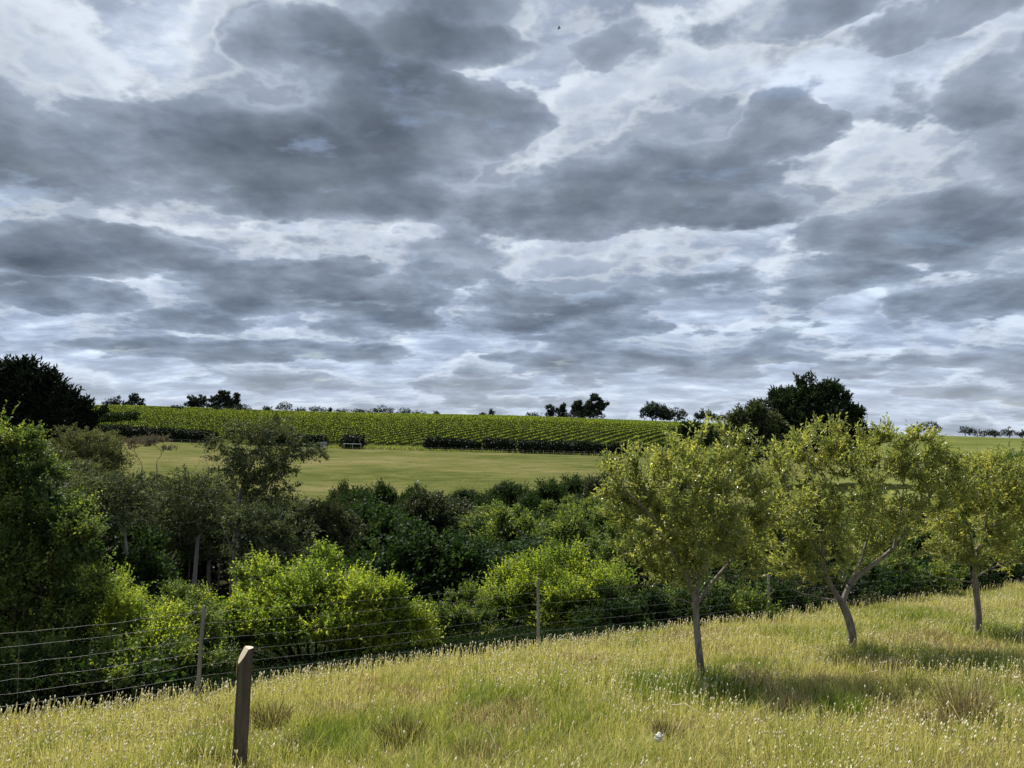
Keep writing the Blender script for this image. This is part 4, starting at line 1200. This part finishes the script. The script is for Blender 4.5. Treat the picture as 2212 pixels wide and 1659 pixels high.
# trees and bushes on the skyline
def far_tree(name, label, px, top, bot, hw, depth, style, seed, group='trees on the skyline'):
    rng = np.random.default_rng(seed)
    p = at(px, bot, depth); base = ground(p[0], p[1]); tp = at(px, top - 1.5, depth) - base; hw = hw * 1.25
    h = tp[2]; w = metres(hw, depth)
    root = thing(name, label, 'tree' if style != 'bush' else 'bush', base, group)
    if style == 'bush':
        bl = [(np.array([rng.uniform(-.6, .6) * w, 0, h * rng.uniform(.35, .6)]), np.array([w * .5, w * .5, h * .42])) for _ in range(5)]
    elif style == 'gum':
        bl = []
        for _ in range(7):
            a = rng.uniform(-1, 1); bl.append((np.array([a * w * .72, rng.uniform(-.3, .3) * w, h * (.83 - .30 * a * a - rng.uniform(0, .48))]), np.array([w * .32, w * .32, h * .15])))
        bl.append((np.array([0, 0, h * .28]), np.array([w * .75, w * .5, h * .22])))
        bl.append((np.array([0, 0, h * .86]), np.array([w * .35, w * .35, h * .14])))
    else:      # round, dense
        bl = [(np.array([0, 0, h * .6]), np.array([w * .75, w * .75, h * .4])), (np.array([-w * .45, 0, h * .45]), np.array([w * .5, w * .5, h * .36])), (np.array([w * .45, 0, h * .42]), np.array([w * .5, w * .5, h * .36]))]
        if style == 'umbrella': bl = [(np.array([0, 0, h * .68]), np.array([w * .8, w * .8, h * .3])), (np.array([-w * .5, 0, h * .58]), np.array([w * .5, w * .5, h * .2])), (np.array([w * .5, 0, h * .58]), np.array([w * .5, w * .5, h * .2]))]
    res, tips = grow([(np.array([[0, 0, -.5], [w * .05, 0, h * .3], [0, 0, h * .6]]), .02 * h + .1, .1, .35)], blob_targets(bl, 16, rng, .3), rng, 1.0, .09, .014, .2)
    skel_mesh('trunk', res, [M['dark_bark']], root, 6, 4)
    ll = np.clip(h * .085, .5, .95)
    ns = int(np.clip(w * h * 7.5, 130, 1100)) if style != 'gum' else int(np.clip(w * h * 11.0, 260, 1500))
    mb = MB(); bush_mesh(mb, bl, rng, 40, ns, 5, ll * 1.3, ll, ll * .5, .4, .3, 0, .7, .34, -.5 if style != 'gum' else -.25)
    mb.build('crown', [M['hazed_far_leaf']], root)


FT = [
 ('far_gum', 'small gum group leaning left on the skyline, nearest the black conifer', 240, 860, 873, 16, 430, 'bush'),
 ('far_gum', 'low domed gum on the skyline, second from the black conifer', 258, 858, 873, 14, 432, 'gum'),
 ('far_gum', 'wide domed gum on the skyline, third from the black conifer', 290, 854, 874, 20, 434, 'gum'),
 ('far_gum', 'dark gum at the left end of the taller skyline clump', 411, 857, 879, 16, 430, 'gum'),
 ('far_gum', 'second gum of the taller skyline clump, joined to the first', 434, 857, 879, 18, 432, 'gum'),
 ('far_gum', 'low gum at the foot of the tallest gum in the left skyline clump', 462, 856, 880, 13, 428, 'gum'),
 ('far_gum', 'tallest gum of the left skyline clump', 483, 845, 880, 20, 430, 'gum'),
 ('far_gum', 'thin see-through gum right of the tallest in the left skyline clump', 508, 851, 880, 13, 431, 'gum'),
 ('far_bush', 'small round bush on the vineyard crest below the left skyline clump', 381, 877, 888, 12, 395, 'bush'),
 ('far_bush', 'low bush on the crest at the foot of the tallest left gum', 473, 878, 888, 12, 400, 'bush'),
 ('far_bush', 'flat bush on the crest right of the left skyline clump', 520, 876, 886, 22, 405, 'bush'),
 ('far_bush', 'small round bush alone on the crest', 578, 879, 887, 10, 412, 'bush'),
 ('far_pine', 'small spiky conifer on the skyline crest', 615, 871, 887, 15, 425, 'round'),
 ('far_bush', 'small faint bush on the crest right of the spiky conifer', 650, 882, 888, 14, 425, 'bush'),
 ('far_bush', 'square bush on the crest, left of the long low scrub', 687, 879, 890, 17, 422, 'bush'),
 ('far_bush', 'tiny upright bush beside the square bush on the crest', 712, 881, 889, 4, 422, 'bush'),
 ('far_bush', 'low flat bush on the crest, start of the long scrub', 738, 885, 892, 16, 424, 'bush'),
 ('far_bush', 'thin low scrub on the crest, middle of the long scrub', 770, 885, 893, 15, 424, 'bush'),
 ('far_bush', 'scrub clump on the crest left of the domed dark one', 800, 884, 894, 20, 424, 'bush'),
 ('far_bush', 'domed dark bush on the crest above the square hedge block', 832, 880, 894, 19, 424, 'round'),
 ('far_bush', 'low triangular bush on the crest right of the domed dark one', 868, 883, 895, 20, 424, 'bush'),
 ('far_bush', 'small low bush on the crest above the first hedge past the gap', 905, 889, 896, 13, 425, 'bush'),
 ('far_bush', 'smallest low bush on the crest right of the skyline scrub', 940, 891, 897, 10, 425, 'bush'),
 ('far_bush', 'faint low bush on the crest left of the tiny lone tree', 1042, 893, 899, 9, 430, 'bush'),
 ('far_gum', 'tiny lone tree sticking up from the middle of the crest', 1063, 885, 899, 6, 430, 'round'),
 ('far_bush', 'low bush at the left end of the right hand gum clump', 1150, 893, 901, 18, 425, 'bush'),
 ('far_gum', 'slim gum, first of the right hand skyline clump', 1188, 875, 903, 12, 425, 'gum'),
 ('far_gum', 'slim gum, second of the right hand skyline clump', 1216, 874, 903, 14, 427, 'gum'),
 ('far_gum', 'gum joined to the left side of the tallest skyline gum', 1248, 869, 904, 17, 425, 'gum'),
 ('far_gum', 'tallest broad crowned gum on the whole skyline', 1282, 856, 904, 30, 424, 'gum'),
 ('far_bush', 'low scrub below the tallest skyline gum', 1255, 893, 904, 40, 422, 'bush'),
 ('far_round_tree', 'dense round tree on the skyline, left one of a pair', 1416, 873, 911, 29, 412, 'round'),
 ('far_round_tree', 'dense round tree on the skyline, lower right one of a pair', 1456, 884, 914, 25, 410, 'round'),
 ('far_round_tree', 'umbrella shaped tree on the skyline left of the flat one', 1523, 889, 918, 19, 408, 'umbrella'),
 ('far_round_tree', 'flat topped tree on the skyline beside the dull grey green tree', 1564, 895, 919, 21, 408, 'umbrella'),
 ('far_bush', 'dark bush on the right field crest beside the domed pine', 1885, 924, 940, 16, 330, 'bush'),
 ('far_round_tree', 'low tree at the left side of the dome shaped one on the right skyline', 1978, 921, 938, 14, 380, 'round'),
 ('far_round_tree', 'dome shaped dark tree on the right skyline', 2007, 914, 941, 24, 378, 'round'),
 ('far_bush', 'rounded bush on the right skyline, left end of the long row', 2085, 924, 943, 20, 378, 'bush'),
 ('far_bush', 'long low bush on the right skyline, middle of the row', 2125, 929, 943, 20, 380, 'bush'),
 ('far_bush', 'tapering bush on the right skyline, right end of the row', 2150, 930, 943, 14, 380, 'bush'),
 ('far_round_tree', 'small round tree alone on the right skyline near the picture edge', 2180, 926, 944, 13, 380, 'round'),
 ('far_bush', 'small bush cut by the picture edge on the right skyline', 2208, 930, 945, 10, 382, 'bush'),
]
for k, (nm, lab, px, top, bot, hw, d, stl) in enumerate(FT):
    far_tree(nm, lab, px, top, bot, hw, d, stl, 200 + k)


# ------------------------------------------------------------------ wire fence along the edge of the paddock
rn = np.random.default_rng(81)
f0 = np.array([-5.0, 15.2 - .69 * 5.0]); fd = unit(np.array([1.0, .69]))
fence = thing('wire_fence', 'seven strand wire fence on slim grey posts along the paddock edge', 'fence', ground(f0[0], f0[1]))
fo = np.array(fence.location)
def fence_pt(u):
    y = fence_y(u); return ground(u * y, y)
posts_u = [((px * 1024 / 2212) - 512) / FOC for px in (-330, 437, 1163, 1654, 2040, 2208)]
HW = [.25, .41, .57, .75, .96, 1.19, 1.37]
ends = []
for i, u in enumerate(posts_u):
    p = fence_pt(u) - fo
    lean = np.array([.055, 0, 0]) if i == 1 else np.array([rn.uniform(-.01, .01), 0, 0])
    mb = MB(); hts = np.array([-.3, 0, .45, .9, 1.38, 1.45])
    mb.tube(p + np.stack([lean * max(h, 0) + np.array([0, 0, h]) + rn.normal(size=3) * .004 for h in hts]), [.033, .033, .032, .030, .028, .02], 9)
    mb.build('post', [M['old_timber']], fence)
    ends.append((p, lean))
for h in HW:
    mb = MB()
    for (p, la), (q, lb) in zip(ends[:-1], ends[1:]):
        a = p + la * h + [0, -.045, h]; b = q + lb * h + [0, -.045, h]; n = 26; t = np.linspace(0, 1, n)[:, None]
        c = a * (1 - t) + b * t; base = H(c[:, 0] + fo[0], c[:, 1] + fo[1]) - fo[2]
        c[:, 2] += -.05 * np.sin(np.pi * t[:, 0]) * (1 if h > .1 else .3)
        c[1:-1] += rn.normal(size=(n - 2, 3)) * .004
        mb.tube(c, .0019, 4, cap=False)
        for s in np.arange(.04, 1, .034):            # barbs
            pz = a * (1 - s) + b * s - [0, 0, .05 * math.sin(math.pi * s)]
            e = rn.normal(size=3) * .009
            mb.tube([pz - e, pz, pz + e], .0022, 3, cap=False)
    mb.build('wire', [M['steel']], fence)
for px, h0, h1 in ((260, .25, .57), (60, .41, 1.19)):
    u = ((px * 1024 / 2212) - 512) / FOC; p = fence_pt(u) - fo + [0, -.045, 0]
    mb = MB(); mb.tube([p + [0, 0, h0], p + [.004, 0, (h0 + h1) / 2], p + [0, 0, h1]], .0035, 4); mb.build('dropper', [M['steel']], fence)


# ------------------------------------------------------------------ lone post with a slanted cut top
pb = on_ground(516, 1662)
depth = pb[1]
def post_obj():
    bm = bmesh.new()
    n, rows = 44, 16; Hh = 1.275; rad = .077
    rings = []
    for k in range(rows):
        t = k / (rows - 1); z = -.25 + t * (Hh + .25); ring = []
        for j in range(n):
            a = 2 * math.pi * j / n
            r = rad * (1 + .025 * math.sin(3 * a + 1) + .02 * math.sin(9 * a + 3 * t) + float(rn.normal()) * .012 - .05 * max(0, math.sin(5 * a + .8 * t + 2)) ** 12) * (1.0 - .03 * t)
            ring.append(bm.verts.new((r * math.cos(a) + .055 * max(z, 0) / Hh, r * math.sin(a), z)))
        rings.append(ring)
    for k in range(rows - 1):
        for j in range(n):
            f = bm.faces.new((rings[k][j], rings[k][(j + 1) % n], rings[k + 1][(j + 1) % n], rings[k + 1][j])); f.smooth = True
    f = bm.faces.new(rings[-1]); f.material_index = 1
    bm.faces.new(list(reversed(rings[0])))
    cx = .055
    for co, no in (((cx + .012, 0, Hh), (-.70, -.46, .50)),):
        geom = bm.verts[:] + bm.edges[:] + bm.faces[:]
        r = bmesh.ops.bisect_plane(bm, geom=geom, plane_co=co, plane_no=no, clear_outer=True)
        ed = [e for e in r['geom_cut'] if isinstance(e, bmesh.types.BMEdge)]
        for f in bmesh.ops.holes_fill(bm, edges=ed)['faces']: f.material_index = 1; f.smooth = False
    bmesh.ops.recalc_face_normals(bm, faces=bm.faces)
    me = bpy.data.meshes.new('fence_stump'); bm.to_mesh(me); bm.free()
    me.materials.append(M['post_timber']); me.materials.append(M['fresh_cut'])
    return me
M['post_timber'] = bark_mat('old brown post timber', (.018, .014, .011), (.125, .104, .076), 16.0, (1, 1, .07), .9, .8)
post = thing('wooden_post', 'stout dark round timber post with a slanted pale cut top', 'post', pb)
shaft = bpy.data.objects.new('shaft', post_obj()); COL.objects.link(shaft); shaft.parent = post
mb = MB()      # the yellow paint mark below the cut, on the left side
for z, a0, a1 in ((.97, 2.75, 3.35), (.99, 2.7, 3.3), (1.01, 2.75, 3.3), (1.03, 2.8, 3.4), (1.05, 2.8, 3.42)):
    pass
zz = np.array([.95, .99, 1.03, 1.07, 1.11, 1.14]); a0 = np.array([3.25, 3.2, 3.18, 3.2, 3.25, 3.3]); a1 = np.array([3.5, 3.62, 3.7, 3.72, 3.66, 3.6])
V = []
for z, p0, p1 in zip(zz, a0, a1):
    for s in np.linspace(0, 1, 5):
        a = p0 + (p1 - p0) * s; V.append(((rad_ := .0825) * math.cos(a) + .055 * z / 1.285, rad_ * math.sin(a), z))
F = [[i * 5 + j, i * 5 + j + 1, i * 5 + j + 6, i * 5 + j + 5] for i in range(5) for j in range(4)]
mb.add(V, F, 0); mb.build('paint_mark', [M['yellow_paint']], post)

# ------------------------------------------------------------------ meadow grass
def grass_field():
    N = 330000
    y = 6.2 + (rn.uniform(0, 1, N * 3) ** 1.25) * 27
    u = rn.uniform(-.86, .86, N * 3)
    w = rn.uniform(0, 1, N * 3)
    ok = (y < fence_y(u) + .7) & (w < np.clip(y / 20, .3, 1))
    y = y[ok][:N]; u = u[ok][:N]; x = u * y; n = len(y)
    z = H(x, y)
    big = fbm(x * .42, y * .42, 91, 4); mid = fbm(x * 1.6, y * 1.6, 92, 3); shade = fbm(x * .9 + 7, y * .9, 93, 3)
    green = np.clip((big - .5) * 2.2 + (mid - .5) * 1.3, -.9, .9)
    for (tx, ty, rr) in GREEN:                       # greener growth under the trees
        green += 1.0 * np.exp(-((x - tx) ** 2 + (y - ty) ** 2) / rr ** 2)
    left = np.clip((-x - 1.0) / 6, 0, .6)
    tint = .50 - .32 * green + .16 * left + rn.normal(size=n) * .19
    dead = fbm(x * .8 + 31, y * .8, 97, 3) > .655
    tint = np.where(dead & (rn.uniform(0, 1, n) < .7), rn.uniform(.76, .98, n), tint)
    tint = np.clip(tint, .02, .97)
    far = np.clip((y - 8) / 14, 0, 1)
    hgt = rn.uniform(.08, .23, n) * (.35 + 1.0 * mid) * (.55 + .9 * fbm(x * 4.5, y * 4.5, 98, 2)) * (1 + .35 * np.clip(green, 0, 1)) * (1 - .25 * np.exp(-((fence_y(u) - y) / 1.2) ** 2))
    wid = rn.uniform(.004, .0085, n) * (1 + .9 * far)
    az = rn.uniform(0, 2 * np.pi, n)
    lean = rn.uniform(.05, .95, n) * hgt; wind = np.array([.10, -.04])
    dx = np.cos(az) * lean + wind[0] * hgt; dy = np.sin(az) * lean + wind[1] * hgt
    fa = rn.uniform(0, np.pi, n); sx = np.cos(fa) * wid / 2; sy = np.sin(fa) * wid / 2
    B0 = np.stack([x - sx, y - sy, z - .02], 1); B1 = np.stack([x + sx, y + sy, z - .02], 1)
    mx = x + dx * .38; my = y + dy * .38; mz = z + hgt * .6
    M0 = np.stack([mx - sx * .8, my - sy * .8, mz], 1); M1 = np.stack([mx + sx * .8, my + sy * .8, mz], 1)
    tp = np.stack([x + dx, y + dy, z + hgt * .96], 1)
    V = np.stack([B0, B1, M1, M0, tp], 1).reshape(-1, 3); k = np.arange(n)[:, None] * 5
    mb = MB(); mb.add(V, k + np.array([[0, 1, 2, 3]]), 0, tint); mb.add(np.zeros((0, 3)), np.zeros((0, 3), int), 0)
    mb.f[-1] = k + np.array([[3, 2, 4]]); mb.m[-1] = np.zeros(n, np.int32); mb.t[-1] = tint.astype(np.float32); mb.s[-1] = np.zeros(n, bool)
    # flowering stems with pale fluffy heads
    m = 17000
    y = 6.2 + (rn.uniform(0, 1, m * 4) ** 1.2) * 27; u = rn.uniform(-.86, .86, m * 4)
    x = u * y
    dens = np.clip(.30 + 3.0 * (fbm(x * .6 + 3, y * .6, 95, 3) - .46) + np.clip(-x / 14, -.15, .3), .04, 1) + .75 * np.exp(-((fence_y(u) - y - .1) / .9) ** 2)
    ok = (y < fence_y(u) + .5) & (rn.uniform(0, 1, m * 4) < dens * np.clip(y / 16, .45, 1))
    x = x[ok][:m]; y = y[ok][:m]; u = u[ok][:m]; z = H(x, y); m = len(x)
    edge = np.exp(-((fence_y(u) - y) / .7) ** 2)
    h = rn.uniform(.14, .30, m) * (1 - .05 * edge); az = rn.uniform(0, 6.28, m); ln = rn.uniform(.02, .35, m) * h
    dx = np.cos(az) * ln + .10 * h; dy = np.sin(az) * ln
    wv = .0018 * (1 + y / 10)
    T = np.stack([x + dx, y + dy, z + h], 1); Mi = np.stack([x + dx * .3, y + dy * .3, z + h * .6], 1); B = np.stack([x, y, z - .02], 1)
    S = np.stack([wv, 0 * wv, 0 * wv], 1)
    V = np.stack([B - S, B + S, Mi + S, Mi - S, T + S * .7, T - S * .7], 1).reshape(-1, 3); k = np.arange(m)[:, None] * 6
    st = np.clip(rn.uniform(.45, .75, m), 0, 1)
    mb.add(V, k + np.array([[0, 1, 2, 3]]), 0, st); nb = mb.n - len(V)
    mb.add(np.zeros((0, 3)), np.zeros((0, 4), int), 0); mb.f[-1] = k + np.array([[3, 2, 4, 5]]) + nb
    mb.m[-1] = np.zeros(m, np.int32); mb.t[-1] = st.astype(np.float32); mb.s[-1] = np.zeros(m, bool)
    ax = unit(np.stack([dx * .9, dy * .9, h * .7], 1)); a = unit(np.cross(ax, rn.normal(size=(m, 3)))); b = np.cross(ax, a)
    L = (rn.uniform(.024, .05, m) * (1 + .2 * edge))[:, None]; R = L * rn.uniform(.20, .30, (m, 1))
    ring = [T + ax * L * .4 + a * R, T + ax * L * .4 + b * R, T + ax * L * .4 - a * R, T + ax * L * .4 - b * R]
    V = np.stack([T] + ring + [T + ax * L], 1).reshape(-1, 3); k = np.arange(m)[:, None, None] * 6
    tri = np.array([[0, 2, 1], [0, 3, 2], [0, 4, 3], [0, 1, 4], [5, 1, 2], [5, 2, 3], [5, 3, 4], [5, 4, 1]])[None]
    ht = np.repeat(rn.uniform(0, 1, m), 8)
    mb.add(V, (k + tri).reshape(-1, 3), 1, ht, True)
    o = mb.build('meadow_grass', [M['grass'], M['seed_head']])
    tag(o, 'dry yellow green meadow grass with pale seed heads', 'grass', kind='stuff')


GREEN = []
for o in list(COL.objects):
    if o.name.startswith('young_tree'): GREEN.append((o.location.x + .3, o.location.y - .35, 1.0))
for px, py, rr in ((1810, 1540, .7), (1640, 1440, .6), (2190, 1510, .9), (1000, 1440, .8), (720, 1600, .5), (2120, 1450, .9), (1500, 1500, .9)):
    p = on_ground(px, py); GREEN.append((p[0], p[1], rr))
grass_field()


def tussock(label, px, py, h, spread, n, t0, t1, seed, name='grass_tussock', w=.007, lean=.35):
    dead = t0 > .6
    rng = np.random.default_rng(seed); p = on_ground(px, py)
    a = rng.uniform(0, 6.28, n); r = np.sqrt(rng.uniform(0, 1, n)) * spread
    P = np.stack([np.cos(a) * r, np.sin(a) * r, np.zeros(n) - .02], 1)
    D = np.stack([np.cos(a) * r / spread * lean, np.sin(a) * r / spread * lean, np.ones(n)], 1) + rng.normal(size=(n, 3)) * .22
    h *= 1.3; spread *= 1.45; mb = MB(); L = h * rng.uniform(.5, 1.1, n)
    D = unit(D); S = unit(np.cross(D, rng.normal(size=(n, 3)))) * w / 2
    Mi = P + D * L[:, None] * .55; D2 = unit(D + np.stack([np.cos(a), np.sin(a), -np.ones(n) * .5], 1) * .35 * rng.uniform(0, 1, (n, 1)))
    T = Mi + D2 * L[:, None] * .5
    V = np.stack([P - S, P + S, Mi + S * .8, Mi - S * .8, T], 1).reshape(-1, 3); k = np.arange(n)[:, None] * 5
    tt = rng.uniform(t0, t1, n) if not dead else np.clip(rng.uniform(0, 1.25 - t0 * .55, n) + (.35 if 'pale' in label else 0), 0, 1)
    if dead:
        mixg = rng.uniform(0, 1, n) < .22
    mi = np.where(mixg, 1, 0).astype(np.int32) if dead else np.zeros(n, np.int32)
    if dead: tt = np.where(mixg, rng.uniform(.3, .78, n), tt)
    mb.add(V, k + np.array([[0, 1, 2, 3]]), 0, tt); mb.m[-1] = mi
    mb.f.append(k + np.array([[3, 2, 4]])); mb.m.append(mi); mb.t.append(tt.astype(np.float32)); mb.s.append(np.zeros(n, bool))
    o = mb.build(name, [M['dead_grass'], M['grass']] if dead else [M['grass']]); o.location = p
    return tag(o, label, 'tussock', 'tussocks in the meadow')


TS = [
 ('reddish brown dead tussock right beside the stout timber post', 583, 1568, .26, .20, 420, .84, 1.0),
 ('dark brown dead tussock below and right of the big sunlit bush', 868, 1602, .24, .24, 420, .78, 1.0),
 ('low reddish tussock at the bottom, between post and dark brown tussock', 650, 1630, .20, .22, 380, .84, 1.0),
 ('brown tussock in mid meadow, above the bottom centre one', 1112, 1535, .18, .18, 260, .80, .98),
 ('brown tussock with pale stalks at the bottom centre', 1035, 1648, .22, .22, 360, .7, 1.0),
 ('flattened brown tussock at the bottom, left of the timber post', 435, 1650, .16, .24, 300, .78, .98),
 ('dark tussock directly behind the white paper scrap', 1440, 1598, .20, .16, 300, .72, 1.0),
 ('tall pale feathery tussock on the right, taller than all others', 2085, 1560, .50, .22, 520, .62, .95),
 ('bright green tussock in front of the middle young tree', 1812, 1548, .30, .24, 480, .02, .25),
 ('bright green low tussock between first and middle young trees', 1640, 1450, .20, .26, 360, .05, .3),
 ('shaded green tussock just right of the curved pale trunk', 1895, 1425, .28, .26, 420, .05, .35),
 ('orange brown tussock at the foot of the tall pale feathery one', 2025, 1575, .22, .2, 320, .78, .97),
 ('pale straw tussock in mid meadow, below the second fence post', 990, 1500, .16, .10, 130, .6, .78),
 ('dark tussock in the tree shade near the right edge', 2170, 1440, .26, .24, 380, .08, .95),
]
for k, (lab, px, py, h, s, n, a, b) in enumerate(TS):
    tussock(lab, px, py, h, s, n, a, b, 300 + k)

# scrap of paper
pp = on_ground(1423, 1626)
bm = bmesh.new(); bmesh.ops.create_icosphere(bm, subdivisions=3, radius=1.0)
for v in bm.verts:
    c = v.co; s = 1 + .30 * math.sin(c.x * 5 + c.y * 3) * math.cos(c.z * 6 + 1) + .18 * math.sin(c.y * 11 + c.x * 7)
    v.co = Vector((c.x * .042 * s, c.y * .034 * s, c.z * .046 * s + .16))
me = bpy.data.meshes.new('paper_scrap'); bm.to_mesh(me); bm.free(); me.materials.append(M['paper'])
o = bpy.data.objects.new('paper_scrap', me); COL.objects.link(o); o.location = pp; tag(o, 'crumpled white paper scrap caught in the meadow grass', 'paper')

# fallen pale stalks
for lab, (x0, y0), (x1, y1) in (('thin pale fallen stalk lying behind the paper scrap', (1452, 1562), (1512, 1573)),
                               ('thin pale fallen stalk curving through the shade below the middle young tree', (1870, 1488), (1935, 1486)),
                               ('short pale stick poking up from the bottom centre tussock', (1048, 1620), (1072, 1655))):
    a = on_ground(x0, y0); b = on_ground(x1, y1); mid = (a + b) / 2
    mb = MB(); q = np.array([a + [0, 0, .22], mid + [0, 0, .26], b + [0, 0, .18]]) - a; mb.tube(q, [.006, .006, .003], 5)
    o = mb.build('fallen_stalk', [M['dead_wood'] if 'stick' in lab else M['seed_head']]); o.location = a; tag(o, lab, 'stalk')

# bird
bp_ = at(1208, 61, 90)
mb = MB(); mb.tube([[-.22, 0, 0], [-.08, 0, .02], [.08, 0, .02], [.2, 0, 0]], [.02, .07, .06, .02], 8)
bird = mb.build('bird', [M['bird']]); bird.location = bp_
tag(bird, 'tiny black bird high up in the cloudy sky', 'bird')
for s in (-1, 1):
    w = MB(); w.add([[.07, 0, .02], [-.07, 0, .02], [-.1, s * .3, .1], [.03, s * .28, .1], [-.12, s * .52, .06]], [[0, 1, 2, 3]], 0); w.f.append(np.array([[3, 2, 4]])); w.m.append(np.zeros(1, np.int32)); w.t.append(np.array([.5], np.float32)); w.s.append(np.array([False]))
    w.build('wing', [M['bird']], bird)


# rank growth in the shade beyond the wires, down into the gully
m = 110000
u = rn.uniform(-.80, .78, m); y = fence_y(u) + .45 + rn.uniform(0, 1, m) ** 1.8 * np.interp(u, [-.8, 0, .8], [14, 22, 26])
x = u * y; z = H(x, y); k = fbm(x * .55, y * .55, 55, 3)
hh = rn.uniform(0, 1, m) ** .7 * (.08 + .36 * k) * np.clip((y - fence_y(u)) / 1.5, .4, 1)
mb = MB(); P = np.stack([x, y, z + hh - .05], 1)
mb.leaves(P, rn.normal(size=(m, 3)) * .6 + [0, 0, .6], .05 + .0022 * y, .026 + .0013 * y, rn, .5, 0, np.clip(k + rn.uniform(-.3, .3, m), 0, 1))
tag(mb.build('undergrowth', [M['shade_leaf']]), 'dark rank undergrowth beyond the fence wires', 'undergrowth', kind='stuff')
